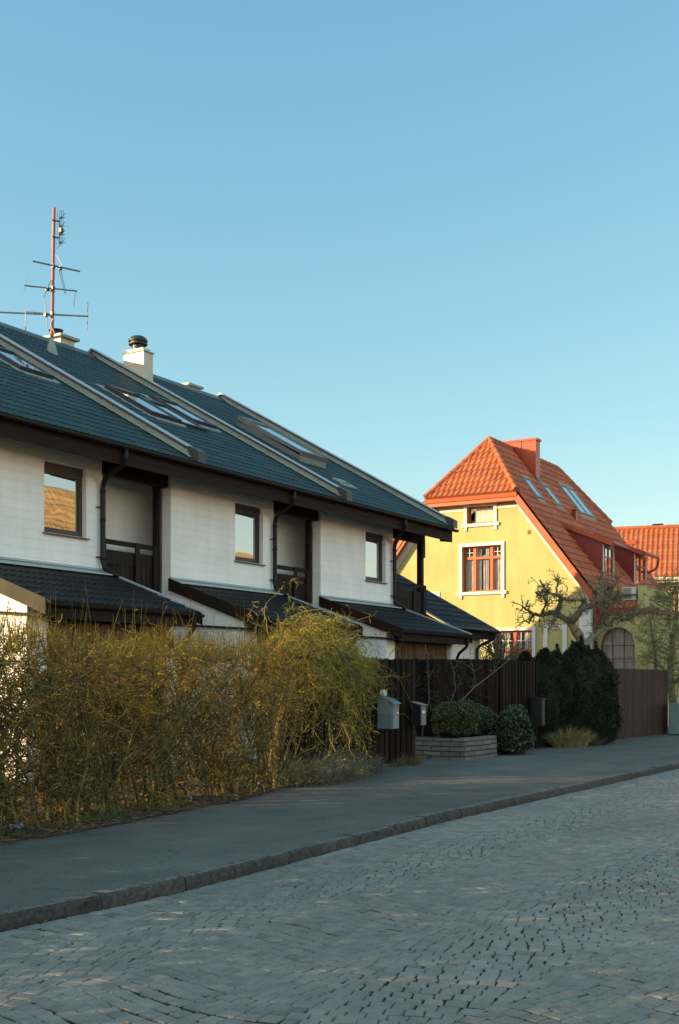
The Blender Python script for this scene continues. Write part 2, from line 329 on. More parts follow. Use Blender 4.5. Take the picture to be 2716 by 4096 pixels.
# ------------------------------------------------------------------ ground, road, kerb, pavement
g = MB(); g.quad((-900,-900,-.10),(900,-900,-.10),(900,900,-.10),(-900,900,-.10)); struct(g.build('ground', 'ground'))
def kerb_y(u):
    pts = [(-60,6.0),(0,5.95),(4,5.84),(5.4,5.78),(7,5.71),(8.3,5.77),(9.9,5.88),(12.4,6.03),(15,6.05),(22,6.08),(40,6.1),(120,6.1)]
    for (a,b),(c,d) in zip(pts,pts[1:]):
        if u <= c: return b+(d-b)*(u-a)/(c-a)
    return 6.1
KW = .13
b = MB()
us = [-60,-20,-5]+[x*.5 for x in range(0,100)]+[60,120]
for a,c in zip(us,us[1:]):
    b.quad((a,-14,.017),(c,-14,.017),(c,kerb_y(c)-.02,.017),(a,kerb_y(a)-.02,.017))
struct(b.build('road', 'joint'))
# granite setts laid in segment arcs
st = MB(); r2 = random.Random(5)
def seen(u, y, mx=2.6):
    X = u*.5163-y*.8564; Y = u*.8564+y*.5163
    return 3.6 < Y < 46 and abs(X) < .285*Y+mx
def sett(u, y, ca, sa, L, Wd, tint):
    j = .006; hz = r2.gauss(0,.0015); tl = r2.gauss(0,.009); tw = r2.gauss(0,.009)
    hz += .03
    crn = [(-L/2,-Wd/2),(L/2,-Wd/2),(L/2,Wd/2),(-L/2,Wd/2)]
    crn = [(a+r2.uniform(-j,j), c+r2.uniform(-j,j)) for a,c in crn]
    lo = []; mid = []; top = []
    for a,c in crn:
        x = u+a*ca-c*sa; yy = y+a*sa+c*ca; lo.append((x,yy,-.01)); mid.append((x,yy,hz-.009+tl*a+tw*c))
        a2, c2 = a*.87, c*.87
        top.append((u+a2*ca-c2*sa, y+a2*sa+c2*ca, hz+tl*a2+tw*c2))
    vs = lo+mid+top
    fs = [(i,(i+1)%4,4+(i+1)%4,4+i) for i in range(4)]+[(4+i,4+(i+1)%4,8+(i+1)%4,8+i) for i in range(4)]+[(8,9,10,11)]
    st.add(vs, fs[:4], 0.0); o_ = len(st.v)-12; st.f.extend([tuple(o_+i for i in f) for f in fs[4:]]); st.t.extend([max(.12,tint)]*5)
LAM, AMP = 2.0, .25
def wave(y): return AMP*(1-abs(math.sin(math.pi*(y-.4)/LAM))**1.5)
def slope(y): return (wave(y+.004)-wave(y-.004))/.008
for k in range(-12, 470):                                       # one curved course after another up the street
    y = kerb_y(k*.106+wave(5.8))-.152-r2.random()*.012; wob = r2.gauss(0,.004)
    while y > -3.4:
        an = math.atan(slope(y)); ca = math.cos(an); L = r2.uniform(.086,.124); y -= L*ca/2
        u = k*.106+wave(y)+.035*math.sin(k*.21+y*1.3)+.02*math.sin(k*.53-y*2.7)+wob+r2.gauss(0,.003)
        if seen(u, y):
            sett(u, y, math.sin(an), math.cos(an), L*.945, .106*max(.74,ca)*.935*r2.uniform(.95,1.01), (min(.8,max(0,r2.gauss(.46,.13))) if r2.random() > .05 else r2.uniform(.82,1)))
        y -= L*ca/2
u = 1.0
while u < 48:                                                   # the long setts of the gutter line
    L = r2.uniform(.14,.26)
    sl = (kerb_y(u+L)-kerb_y(u))/L; n_ = math.hypot(1,sl)
    if seen(u, kerb_y(u)): sett(u+L/2, kerb_y(u+L/2)-.095, 1/n_, sl/n_, L*.96, .105, min(1,max(0,r2.gauss(.5,.2))))
    u += L
struct(st.build('road', 'sett'))
# kerb stones
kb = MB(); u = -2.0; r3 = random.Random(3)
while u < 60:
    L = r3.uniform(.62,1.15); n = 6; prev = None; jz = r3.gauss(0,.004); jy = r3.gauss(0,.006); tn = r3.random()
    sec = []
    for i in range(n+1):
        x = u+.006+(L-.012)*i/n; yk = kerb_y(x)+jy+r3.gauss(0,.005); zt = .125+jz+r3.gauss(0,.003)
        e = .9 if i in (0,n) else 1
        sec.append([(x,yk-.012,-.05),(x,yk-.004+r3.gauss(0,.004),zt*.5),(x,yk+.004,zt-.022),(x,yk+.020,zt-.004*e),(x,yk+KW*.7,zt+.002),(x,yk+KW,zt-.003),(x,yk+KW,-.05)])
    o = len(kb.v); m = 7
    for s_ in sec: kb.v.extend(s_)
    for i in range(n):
        for j in range(m-1): kb.f.append((o+i*m+j,o+(i+1)*m+j,o+(i+1)*m+j+1,o+i*m+j+1)); kb.t.append(tn*.25+(.75 if j >= 3 else .05))  # tops tinted paler than fronts, painting in the light from above
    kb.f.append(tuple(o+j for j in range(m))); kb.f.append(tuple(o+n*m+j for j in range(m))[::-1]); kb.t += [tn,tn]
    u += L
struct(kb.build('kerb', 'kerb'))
pv = MB()
for a,c in zip(us,us[1:]): pv.quad((a,kerb_y(a)+KW+.004,.112),(c,kerb_y(c)+KW+.004,.112),(c,13.2,.112),(a,13.2,.112))
struct(pv.build('pavement', 'asphalt'))
def foot(u):                                                   # where soil meets the asphalt
    pts = [(-30,8.2),(6,8.3),(8.7,8.42),(9.7,8.55),(11.1,8.78),(12.5,8.99),(14.1,9.44),(15.9,9.44),(16.6,9.7),(17.6,10.1),(18.6,10.45),(21,10.45)]
    for (a,b_),(c,d) in zip(pts,pts[1:]):
        if u <= c: return b_+(d-b_)*(u-a)/(c-a)
    return 10.45
so = MB(); xs = [-30,-10,0,4]+[6+.25*i for i in range(0,53)]
fy = {x: foot(x)+rng.gauss(0,.05) for x in xs}
nrow = 12
for a,c in zip(xs,xs[1:]):
    for i in range(nrow):
        def P(x, k):
            t = k/nrow; y = fy[x]+(14.6-fy[x])*t**1.6
            return (x, y, .117+(.06*min(1,t*5))+.025*math.sin(x*3.1+k)*min(1,t*6))
        so.quad(P(a,i),P(c,i),P(c,i+1),P(a,i+1))
struct(so.build('ground', 'soil', smooth=True))
gd = MB(); gd.quad((19.2,11.4,.121),(70,11.4,.121),(70,40,.121),(19.2,40,.121)); gd.quad((25.8,10.2,.125),(34.6,10.2,.125),(34.6,11.396,.125),(25.8,11.396,.125))
struct(gd.build('ground', 'soil'))

# ------------------------------------------------------------------ terraced houses
MOD = 5.46
def roof_z(y): return 5.78+.567*(y-13.95)
SV = Vector((0,1,.567)).normalized()
def skylight(parent, u0, u1, y0, y1, lift=.09, frame='dark_metal', flash=True, zf=None, slope=.567, glass='glass_sky', border=.07, top=None):
    zf = zf or roof_z; k = math.hypot(1, slope); nv = Vector((0,-slope,1))/k
    def P(u, y, h): q = Vector((u,y,zf(y)))+nv*h; return tuple(q)
    f = MB(); bo = border; yb = bo/k
    hl = lift
    def slab(a0,a1,b0,b1,h0,h1,mb): 
        v = [P(a0,b0,h0),P(a1,b0,h0),P(a1,b1,h0),P(a0,b1,h0),P(a0,b0,h1),P(a1,b0,h1),P(a1,b1,h1),P(a0,b1,h1)]
        mb.add(v, [(3,2,1,0),(4,5,6,7),(0,1,5,4),(1,2,6,5),(2,3,7,6),(3,0,4,7)])
    slab(u0,u0+bo,y0,y1,-.05,hl,f); slab(u1-bo,u1,y0,y1,-.05,hl,f)
    slab(u0+bo,u1-bo,y0,y0+yb*1.3,-.05,hl-.004,f); slab(u0+bo,u1-bo,y1-yb*2.2,y1,-.05,hl+.012,f)
    fr = f.build('skylight', frame, parent)
    gmb = MB(); slab(u0+bo,u1-bo,y0+yb*1.3,y1-yb*2.2,hl-.05,hl-.022,gmb); gmb.build('glass', glass, fr)
    if flash:
        fl = MB(); slab(u0-.11,u0-.004,y0-.1,y1+.02,.0,.045,fl); slab(u1+.004,u1+.11,y0-.1,y1+.02,.0,.045,fl)
        slab(u0-.004,u1+.004,y0-.16,y0-.004,.0,.043,fl); slab(u0-.11,u1+.11,y1+.024,y1+.16,.0,.045,fl)
        fl.build('flashing', 'zinc', fr)
    return fr

def terraced(i, label, end):
    u0 = 12.62+MOD*i; ur = u0+3.52; un = u0+MOD
    t = thing('terraced_house', label, 'house', (u0+2.7, 14.7, .12), 'white terraced houses')
    uR = un-.02 if not end else un-.16
    wa = MB(); z1 = 5.635; w0, w1 = u0+2.10, u0+3.12
    wa.box(u0+.0, w0, 14.7, 14.92, .0, z1); wa.box(w1, ur, 14.7, 14.92, .0, z1)
    wa.box(w0, w1, 14.7, 14.92, .0, 4.17); wa.box(w0, w1, 14.7, 14.92, 5.38, z1)
    wa.build('wall', 'white_brick', t); wa = MB()
    wa.box(ur-.2, ur-.001, 14.92, 16.6, .0, 5.6)                      # recess side
    if i: MB().box(u0+1.62, u0+1.8, 14.92, 15.59, .0, 5.6).build('wall', 'white_brick', t)
    yB = 16.6 if end else 15.6
    wa.box(ur, uR if end else un+1.9, yB, yB+.2, .0, 5.9)
    wa.build('wall', 'white_brick', t); wa = MB()
    def gable(x0, x1): MB().prism([(x0,14.92 if x0 < 13 else 16.8,0),(x0,27.4,0),(x0,27.4,5.6),(x0,21.6,9.95),(x0,16.8,7.2),(x0,14.92 if x0 < 13 else 16.8,6.2 if x0 < 13 else 7.2)], (x1-x0,0,0)).build('wall', 'white_brick', t)
    if i == 0: gable(u0, u0+.2)
    if end: gable(un-.36, un-.16)
    wa.box(u0+.22, un-.38, 27.18, 27.4, 0, 5.6)
    wa.build('wall', 'white_brick', t)
    # balcony floor and soffit
    fl = MB(); fl.box(ur+.002, uR, 14.75, 16.59, 3.1, 3.3); fl.build('balcony_floor', 'zinc_light', t)
    so_ = MB(); so_.prism([(u0,14.02,5.43),(u0,14.72,5.645),(u0,16.58,5.66),(u0,16.58,5.74),(u0,14.72,5.72),(u0,14.02,5.48)], (un-u0-(.02 if not end else -.06),0,0)); so_.build('soffit', 'brown', t)
    fa = MB()
    for k in range(3): fa.box(u0, un+(.06 if end else -.004), 13.975+.006*(k%2), 14.018, 5.415+.112*k, 5.415+.112*(k+1)-.006)
    if end: fa.prism([(un+.062,13.99,5.4),(un+.062,14.35,5.45),(un+.062,14.35,5.98),(un+.062,13.99,5.76)], (.03,0,0))
    fa.build('fascia', 'brown', t)
    bm_ = MB(); bm_.box(ur+.002, un-.04, 14.74, 14.88, 5.38, 5.62); bm_.build('beam', 'brown', t)
    # roof
    rf = tile_sheet('roof', 'roof_dark', t, (u0+.03, 13.88, roof_z(13.88)+.02), (1,0,0), SV, MOD-.02, (21.6-13.88)*math.hypot(1,.567), .15, .33, .012, .011)
    rb = MB(); rb.quad((u0,21.6,roof_z(21.6)),(un,21.6,roof_z(21.6)),(un,27.6,roof_z(21.6)-.75*6.0),(u0,27.6,roof_z(21.6)-.75*6.0))
    rb.quad((u0,13.95,roof_z(13.95)-.06),(un,13.95,roof_z(13.95)-.06),(un,21.6,roof_z(21.6)-.06),(u0,21.6,roof_z(21.6)-.06))
    rb.build('rear_roof', 'roof_dark', t)
    rc = MB(); rz_ = roof_z(21.6)
    rc.prism([(u0,21.36,rz_-.06),(u0,21.6,rz_+.10),(u0,21.86,rz_-.10),(u0,21.86,rz_-.14),(u0,21.6,rz_+.05),(u0,21.36,rz_-.10)], (MOD,0,0)); rc.build('ridge_cap', 'ridge', t)
    # parapet between roofs
    def parapet(uc, half, last=False):
        pp = MB(); a = (uc-half, 13.98, roof_z(13.98)-.05); k = (uc-half, 21.72, roof_z(21.72)-.03)
        h = .20
        def R_(u, y, dz): return (u, y, roof_z(y)+dz)
        seg = [14.0,16.0,18.05,20.1,21.55]
        for s0,s1 in zip(seg,seg[1:]):
            pp.prism([R_(uc-half,s0+.004,-.05),R_(uc-half,s1-.004,-.05),R_(uc-half,s1-.004,h),R_(uc-half,s0+.004,h)], (2*half,0,0))
        pr = pp.build('parapet', 'zinc', t)
        cp = MB()
        cp.prism([R_(uc-half-.03,13.94,h),R_(uc-half-.03,21.6,h),R_(uc-half-.03,21.6,h+.03),R_(uc-half-.03,13.94,h+.03)], (2*half+.06,0,0))
        q = roof_z(21.6)+h
        cp.prism([(uc-half-.03,21.604,q-.03),(uc-half-.03,22.6,q-.60),(uc-half-.03,22.6,q-.56),(uc-half-.03,21.604,q+.03)], (2*half+.06,0,0))
        cp.build('coping', 'zinc_light', pr)
        de = MB(); de.prism([R_(uc-half-.034,13.9,h-.035),R_(uc-half-.034,21.6,h-.035),R_(uc-half-.034,21.6,h+.012),R_(uc-half-.034,13.9,h+.012)], (.033,0,0)); de.build('coping_shadow_strip', 'dark_metal', pr)  # dark strip standing in for the shadow line under the coping
        en = MB(); en.prism([(uc-half-.04,13.84,5.76),(uc-half-.04,13.99,5.80),(uc-half-.04,14.12,6.07),(uc-half-.04,14.06,6.09),(uc-half-.04,13.84,5.97)], (2*half+.08,0,0))
        en.build('end_cap', 'dark_metal', pr)
        fl = MB(); fl.prism([R_(uc-half-.07,14.0,.052),R_(uc-half-.07,21.4,.052),R_(uc-half-.005,21.4,.085),R_(uc-half-.005,14.0,.085)], (0,0,.006)); fl.build('flashing', 'zinc', pr)
        wp = MB(); wp.prism([(uc-half+.02,21.604,roof_z(21.6)-.4),(uc-half+.02,22.55,q-.9),(uc-half+.02,22.55,q-.62),(uc-half+.02,21.604,q-.05)], (2*half-.04,0,0)); wp.build('parapet_back', 'zinc', pr)
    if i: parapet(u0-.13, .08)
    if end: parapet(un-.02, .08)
    # gutter and downpipe
    gt = MB(); ga = u0; gb = un+(.2 if end else -.006)
    pr = [(13.90+.065*math.cos(a_), 5.735+.065*math.sin(a_)) for a_ in [math.pi+math.pi*k/7 for k in range(8)]]
    pr2 = [(13.90+.055*math.cos(a_), 5.737+.055*math.sin(a_)) for a_ in [2*math.pi-math.pi*k/7 for k in range(8)]]
    gt.prism([(ga,y,z) for y,z in pr+pr2], (gb-ga,0,0))
    for q in range(5): gt.box(ga+.4+q*1.15, ga+.43+q*1.15, 13.83, 13.97, 5.665, 5.675)
    gt.build('gutter', 'gutter', t)
    dp = MB(); px_ = ur-.06
    du = (-.21,-.34,-.78)[i]; path = [(px_+du,13.9,5.68),(px_+du,13.91,5.52),(px_+du*.93,13.98,5.43),(px_+du*.10,14.52,5.27),(px_,14.60,5.20),(px_,14.62,5.08),(px_,14.62,3.78),(px_+.01,14.58,3.66),(px_+.09,14.40,3.55),(px_+.10,14.36,3.50)]
    dp.tube(path, .047, 10, cap=True)
    for z in (5.0,4.5,3.8): dp.tube([(px_,14.62,z),(px_,14.62,z+.05)], .053, 10, cap=True)
    dp.box(px_-.1, px_+.02, 14.64, 14.70, 4.74, 4.755); dp.box(px_-.1, px_+.02, 14.64, 14.70, 3.85, 3.865)
    dp.build('downpipe', 'gutter', t, smooth=True)
    # window
    wf = MB(); y0, y1 = 14.80, 14.87; za, zb = 4.19, 5.38
    fm = 'frame_brown' if i == 0 else 'dark_metal'
    wf.box(w0, w1, y0-.02, y1, zb-.13, zb); wf.box(w0, w0+.075, y0, y1, za, zb-.13); wf.box(w1-.075, w1, y0, y1, za, zb-.13); wf.box(w0+.075, w1-.075, y0, y1, za, za+.085)
    wf.box(w0+.075, w1-.075, y0-.012, y0+.02, zb-.185, zb-.13)
    wn = wf.build('window', fm, t)
    MB().box(w0+.075, w1-.075, y0+.03, y0+.045, za+.085, zb-.185).build('glass', 'glass_dark', wn)
    MB().prism([(w0-.04,14.645,4.135),(w0-.04,14.80,4.165),(w0-.04,14.80,4.185),(w0-.04,14.645,4.155)], (w1-w0+.08,0,0)).build('sill', fm, wn)
    # balcony rail and post
    rl = MB(); ya, yb = 14.98, 15.03; ra = ur+.01; re = un-.10 if not end else un-.06
    if end: ya, yb = 14.76, 14.81
    rl.box(ra, re, ya-.02, yb+.03, 4.18, 4.26); rl.box(ra, re, ya, yb, 3.82, 4.07)
    k = ra
    while k < re-.05: rl.box(k+.004, min(k+.112,re), ya+.008+.006*rng.random(), yb, 3.28, 3.818, rng.random()); k += .118
    for uu in (ra+.25, ra+1.18, re-.12): rl.box(uu, uu+.11, ya-.05, ya-.022, 3.2, 4.26)
    rl.build('balcony_rail', 'brown_v', t)
    ps = MB()
    if end:
        ps.box(un-.30, un-.16, 14.72, 14.755, 4.26, 5.37); ps.box(un-.30,un-.16,14.756,14.86,3.2,5.37); ps.box(un-.33, un-.13, 14.69, 14.718, 5.0, 5.5)
        ps.box(un-.05, un-.01, 14.72, 14.76, 3.2, 4.26)
    else: ps.box(un-.135, un-.03, 14.95, 15.04, 3.3, 5.6)
    ps.build('balcony_post', 'brown', t)
    # lean-to
    sl = (3.56-2.80)/(14.68-12.58); lu1 = ur+.06
    lw = MB(); lw.prism([(u0+.02,12.97,0),(u0+.02,14.696,0),(u0+.02,14.696,3.45),(u0+.02,12.97,2.80)], (.2,0,0)); lw.box(u0+.222, u0+.42, 12.97, 13.2, 0, 2.78); lw.build('lean_to_wall', 'white_brick', t); lw = MB()
    lw.prism([(lu1-.25,12.97,0),(lu1-.25,14.696,0),(lu1-.25,14.696,3.45),(lu1-.25,12.97,2.80)], (.15,0,0)); lw.build('lean_to_wall', 'white_brick', t)
    lr = tile_sheet('lean_to_roof', 'roof_lean', t, (u0-.05, 12.56, 2.80), (1,0,0), (0,1,sl), lu1-u0+.05, 2.12*math.hypot(1,sl), .15, .33, .022, .018)
    fs_ = MB(); fs_.prism([(u0-.05,14.42,3.525),(u0-.05,14.695,3.60),(u0-.05,14.695,3.62),(u0-.05,14.42,3.545)], (lu1-u0+.06,0,0)); fs_.box(u0-.04, ur-.01, 14.66, 14.697, 3.622, 3.66)
    fs_.bar((lu1+.03,12.52,2.83),(lu1+.03,14.6,3.59), .05, .03); fs_.build('flashing', 'zinc_light', lr)
    rk = MB(); rk.prism([(u0-.085,12.50,2.60),(u0-.085,14.695,3.40),(u0-.085,14.695,3.63),(u0-.085,12.50,2.835)], (.03,0,0))
    rk.build('rake_board', 'rake' if i == 0 else 'brown', t); rk = MB(); rk.prism([(lu1+.0,12.50,2.60),(lu1+.0,14.695,3.40),(lu1+.0,14.695,3.56),(lu1+.0,12.50,2.80)], (.025,0,0))
    rk.build('rake_board', 'brown', t)
    lf = MB(); lf.box(u0-.05, lu1-.001, 12.60, 12.63, 2.56, 2.77); lf.prism([(u0-.05,12.635,2.58),(u0-.05,14.6,2.72),(u0-.05,14.6,2.76),(u0-.05,12.635,2.62)], (lu1-u0,0,0)); lf.build('lean_to_fascia', 'brown', t)
    lg = MB(); pr = [(12.545+.05*math.cos(a_), 2.775+.05*math.sin(a_)) for a_ in [math.pi+math.pi*k/6 for k in range(7)]]; pr2 = [(12.545+.042*math.cos(a_), 2.777+.042*math.sin(a_)) for a_ in [2*math.pi-math.pi*k/6 for k in range(7)]]
    lg.prism([(u0-.05,y,z) for y,z in pr+pr2], (lu1-u0+.14,0,0))
    lg.tube([(lu1-.14,12.545,2.74),(lu1-.14,12.55,2.60),(lu1-.10,12.62,2.50),(lu1-.02,12.84,2.36),(lu1+.0,12.90,2.26),(lu1+.0,12.91,.2)], .038, 8); lg.build('lean_to_gutter', 'gutter', t, smooth=False)
    ft = MB(); k = u0+.43
    while k < lu1-.28: ft.box(k+.003, k+.072, 13.06+.012*(rng.random()), 13.1, .15, 2.56, rng.random()); k += .078
    tf = ft.build('timber_front', 'timber', t)
    MB().box(u0+2.45, u0+3.15, 13.03, 13.055, .2, 2.28).build('door', 'timber', t)
    return t, u0, ur, un

h1, *_ = terraced(0, 'nearest white terraced house, standing behind the tall yellow hedge', False)
h2, *_ = terraced(1, 'middle white terraced house, behind the weeping tree', False)
h3, *_ = terraced(2, 'end white terraced house, open corner balcony beside the yellow house', True)
skylight(h1, 16.55, 17.45, 17.2, 18.4, .12)
skylight(h2, 19.75, 20.75, 16.62, 17.95, .13); skylight(h2, 20.80, 21.72, 16.62, 17.95, .09, flash=False)
skylight(h2, 21.85, 22.75, 17.15, 18.45, .12)
# raised roof window of the end house
def raised(parent):
    u0,u1,y0,y1 = 25.35,26.6,16.45,18.3; b_ = MB()
    b_.prism([(u0,y0,roof_z(y0)-.02),(u0,y1+.15,roof_z(y1+.15)-.02),(u0,y1+.15,roof_z(y1)+.24),(u0,y0,roof_z(y0)+.24)], (.05,0,0))
    b_.prism([(u1-.05,y0,roof_z(y0)-.02),(u1-.05,y1+.15,roof_z(y1+.15)-.02),(u1-.05,y1+.15,roof_z(y1)+.24),(u1-.05,y0,roof_z(y0)+.24)], (.05,0,0))
    b_.prism([(u0+.05,y0,roof_z(y0)-.02),(u0+.05,y0+.05,roof_z(y0)),(u0+.05,y0+.05,roof_z(y0)+.25),(u0+.05,y0,roof_z(y0)+.22)], (u1-u0-.1,0,0))
    b_.prism([(u0+.05,y1+.1,roof_z(y1)),(u0+.05,y1+.15,roof_z(y1)+.02),(u0+.05,y1+.15,roof_z(y1)+.24),(u0+.05,y1+.1,roof_z(y1)+.24)], (u1-u0-.1,0,0))
    o = b_.build('roof_window_upstand', 'upstand', parent)
    skylight(parent, u0, u1, y0-.03, y1+.1, .07, 'upstand', False, lambda y: roof_z(y)+.24, border=.10)
raised(h3)
skylight(h3, 25.4, 26.0, 15.15, 15.55, .06, 'zinc', False)
# chimneys
def chimney(parent, u0, u1, y0, y1, zt, cap_o, cap_h, zb):
    c = MB(); c.box(u0,u1,y0,y1,zb,zt); ch = c.build('chimney', 'sheet', parent)
    MB().box(u0-cap_o,u1+cap_o,y0-cap_o,y1+cap_o,zt+.003,zt+cap_h).build('cap', 'zinc', ch); return ch
c1 = chimney(h2, 22.35, 22.85, 21.75, 22.45, 10.42, .1, .07, 9.0)
MB().lathe((22.6,22.15,10.493), [(.09,0),(.09,.18),(.19,.20),(.19,.22),(.06,.26),(0,.265)], 14).build('cowl', 'dark_metal', c1, smooth=False)
c2 = chimney(h3, 23.42, 23.78, 19.92, 20.6, 10.05, .03, .03, 8.7)
c2b = MB(); c2b.box(23.45,23.75,19.97,20.55,10.083,10.16); c2b.box(23.412,23.42-.001,19.915,20.605,9.74,9.755); c2b.build('collar', 'sheet', c2)
MB().lathe((23.6,20.26,10.162), [(.15,0),(.15,.12),(.24,.13),(.245,.16),(.2,.165),(.2,.21),(.245,.215),(.25,.25),(.21,.30),(.15,.345),(0,.35)], 20).build('cowl', 'dark_metal', c2, smooth=False)
chimney(h3, 27.75, 28.3, 21.9, 22.6, 10.36, .08, .07, 9.0)

# annex with its own steep roof past the end house
an = thing('side_annex', 'low white annex with steep black roof, past the end terraced house', 'outbuilding', (30.5,14.6,.12))
AS = .545; tile_sheet('roof', 'roof_lean', an, (28.97,14.0,3.13), (1,0,0), (0,1,AS), 3.05, 4.6*math.hypot(1,AS), .18, .36, .03, .026)
MB().box(29.1,31.9,14.45,14.65,0,3.1).box(31.7,31.9,14.652,18.4,0,3.3).build('wall', 'white_brick', an)
a_ = MB(); a_.box(28.97,32.0,14.04,14.07,2.86,3.1); a_.prism([(28.97,14.075,2.86),(28.97,14.6,2.95),(28.97,14.6,3.0),(28.97,14.075,2.9)], (3.03,0,0)); a_.prism([(28.935,13.96,2.86),(28.935,16.6,4.28),(28.935,16.6,4.5),(28.935,13.96,3.1)], (.03,0,0)); a_.build('fascia', 'brown', an)
a_ = MB(); a_.bar((28.95,13.95,3.15),(28.95,16.0,4.27),.05,.03); a_.build('verge_trim', 'zinc', an); a_ = MB(); a_.bar((32.03,13.95,3.15),(32.03,18.5,5.63),.05,.03); a_.build('verge_trim', 'zinc', an)
a_ = MB(); a_.tube([(28.97,13.96,3.11),(32.1,13.96,3.11)], .05, 8); a_.tube([(31.9,13.96,3.08),(31.88,14.0,2.9),(31.6,14.3,2.7),(31.55,14.38,2.6),(31.55,14.39,.2)], .045, 8); a_.build('gutter', 'gutter', an)

# antenna mast
mu, my = 20.47, 20.2
m = thing('antenna_mast', 'tall rusty red aerial mast rising from the dark roof', 'antenna', (mu,my,roof_z(my)))
k = 20.2/21.0
MZ = lambda z: 1.6+(z-1.6)*27.93/29.1
top = MZ(13.22)
def lean(z): f = (z-roof_z(my))/(top-roof_z(my)); return (mu+.05*f, my-.03*f, z)
MB().tube([lean(roof_z(my)-.1), lean(11.2), lean(top)], [.040,.037,.034], 12, cap=True).build('pole', 'pipe_red', m, smooth=False)
MB().lathe((mu,my,roof_z(my)), [(.17,-.12),(.12,.08),(.06,.30),(.045,.36)], 14).build('collar', 'zinc', m)
rt = Vector((.5163,-.8564,0)); fw = Vector((.8564,.5163,0)); up = Vector((0,0,1))
PX = 27.93/4779.
def AP(px, py, dz=0.0):       # aerial elements sit close to the mast, given in sizes read off the mast
    D_ = 27.93+dz; nx = px/3.3775; ny = 800+py/3.3775
    q = rt*((nx-1358)/4779*D_)+fw*D_; q.z = 1.6+(2735-ny)/4779*D_; return q
def aerial(boom, els, rb=.016, re_=.008, extra=()):
    a = MB(); a.tube([AP(*boom[0]),AP(*boom[1])], rb, 6, cap=True); o = a.build('aerial', 'alu', m)
    for path in els: MB().tube([AP(*p) for p in path], re_, 5).build('element', 'alu', o)
    for p in extra:
        q = AP(*p); MB().box(q.x-.035,q.x+.035,q.y-.035,q.y+.035,q.z-.04,q.z+.04).build('clamp', 'dark_metal', o)
aerial([(440,825,-.35),(1083,965,.35)], [[(800,945,.05),(880,1270,.35),(895,1265,.35),(825,945,.05)]], .02, .007, [(815,920),(722,895)])
aerial([(330,1155,-.18),(1045,1230,.18)], [[(375,1060,-.18),(315,1275,-.18)],[(1028,1225,.18),(997,1440,.18)],[(685,1075,0),(590,1310,0),(600,1315,0),(690,1080,0)],[(650,1200,0),(720,1260,0),(745,1245,0),(730,1200,0)]], .018, .007, [(645,1205),(718,1187)])
aerial([(-180,1508,-.15),(1195,1570,.15)], [[(348,1495,-.1),(349,1790,-.1)],[(608,1362,0),(643,1725,0)],[(1190,1385,.15),(1180,1745,.15)],[(640,1550,0),(735,1595,0)],[(345,1508,0),(690,1535,0)]], .02, .011, [(620,1555),(707,1535)])
g_ = MB()
for xx in (810,835,860,782): g_.tube([AP(xx,115 if xx > 820 else 150,.1),AP(xx-12,600,.1)], .0035, 4)
for q in range(26): g_.tube([AP(808-q*.4,125+q*19,.1),AP(866-q*.4,120+q*19,.1)], .003, 4)
for q in range(24): g_.tube([AP(712-q*.6,205+q*20,.1),AP(722-q*.6,202+q*20,.1)], .003, 4)
g_.tube([AP(716,200,.1),AP(696,680,.1)], .0035, 4)
gp = MB()
for yy in (270,495): gp.tube([AP(712,yy),AP(800,yy+20)], .02, 6)
gp.tube([AP(808,235),AP(800,585)], .013, 6)
for yy in (240,353,465,577):
    gp.tube([AP(812,yy),AP(838,yy)], .022, 6); gp.tube([AP(838,yy-5),AP(880,yy-60)], .006, 4); gp.tube([AP(825,yy),AP(885,yy)], .006, 4)
gp.tube([AP(820,588),AP(772,660)], .006, 4); q = AP(828,410); gp.box(q.x-.04,q.x+.04,q.y-.04,q.y+.04,q.z-.05,q.z+.05)
ga = gp.build('aerial', 'dark_metal', m); g_.build('grid_reflector', 'alu', ga)
cb = MB(); cb.tube([AP(748,732),AP(790,790),AP(830,870),AP(840,905)], .006, 4); cb.tube([AP(718,1600),AP(690,1660),AP(692,1710),AP(730,1780)], .007, 4); cb.build('cable', 'white', m)

# ------------------------------------------------------------------ yellow house
Y = thing('yellow_house', 'yellow stucco house with red tiled half-hipped roof and red windows', 'house', (44,17.9,.12))
GU, YC, RZ, SL = 39.0, 17.88, 10.5, 1.3
def yz(y): return RZ-SL*abs(y-YC)
yw = MB(); yl, yr = 22.1, 13.62
def wallpoly(x0, x1, holes):
    # gable wall cut into vertical strips round the openings
    cuts = sorted(set([yr, yl, YC, 16.3, 19.46]+[h for hh in holes for h in hh[:2]]))
    for a, c in zip(cuts, cuts[1:]):
        mid = (a+c)/2; zs = [0]
        for h in sorted(holes, key=lambda q: q[2]):
            if h[0] <= mid <= h[1]: zs += [h[2], h[3]]
        tops = lambda y: min(yz(y)-.12, 8.32)
        for lo, hi in zip(zs[::2], zs[1::2]+[None]):
            if hi is None: yw.prism([(x0,a,lo),(x0,c,lo),(x0,c,tops(c)),(x0,a,tops(a))], (x1-x0,0,0))
            else: yw.prism([(x0,a,lo),(x0,c,lo),(x0,c,hi),(x0,a,hi)], (x1-x0,0,0))
WB = (16.84,18.36,4.88,6.50); WA = (17.13,18.17,7.31,7.92); WL = (15.68,17.1,1.9,3.46)
wallpoly(GU, GU+.25, [WB, WA, WL])
yw.box(GU+.252, 48.3, yr, yr+.25, 0, yz(yr)-.2); yw.box(GU+.252, 48.3, yl-.25, yl, 0, yz(yr)-.2)
yw.prism([(48.3,yr,0),(48.3,yl,0),(48.3,yl,yz(yl)-.2),(48.3,19.5,8.2),(48.3,16.26,8.2),(48.3,yr,yz(yr)-.2)], (.2,0,0))
yw.build('wall', 'yellow', Y)
k = math.hypot(1,SL); e0 = 38.66; e1 = 48.75
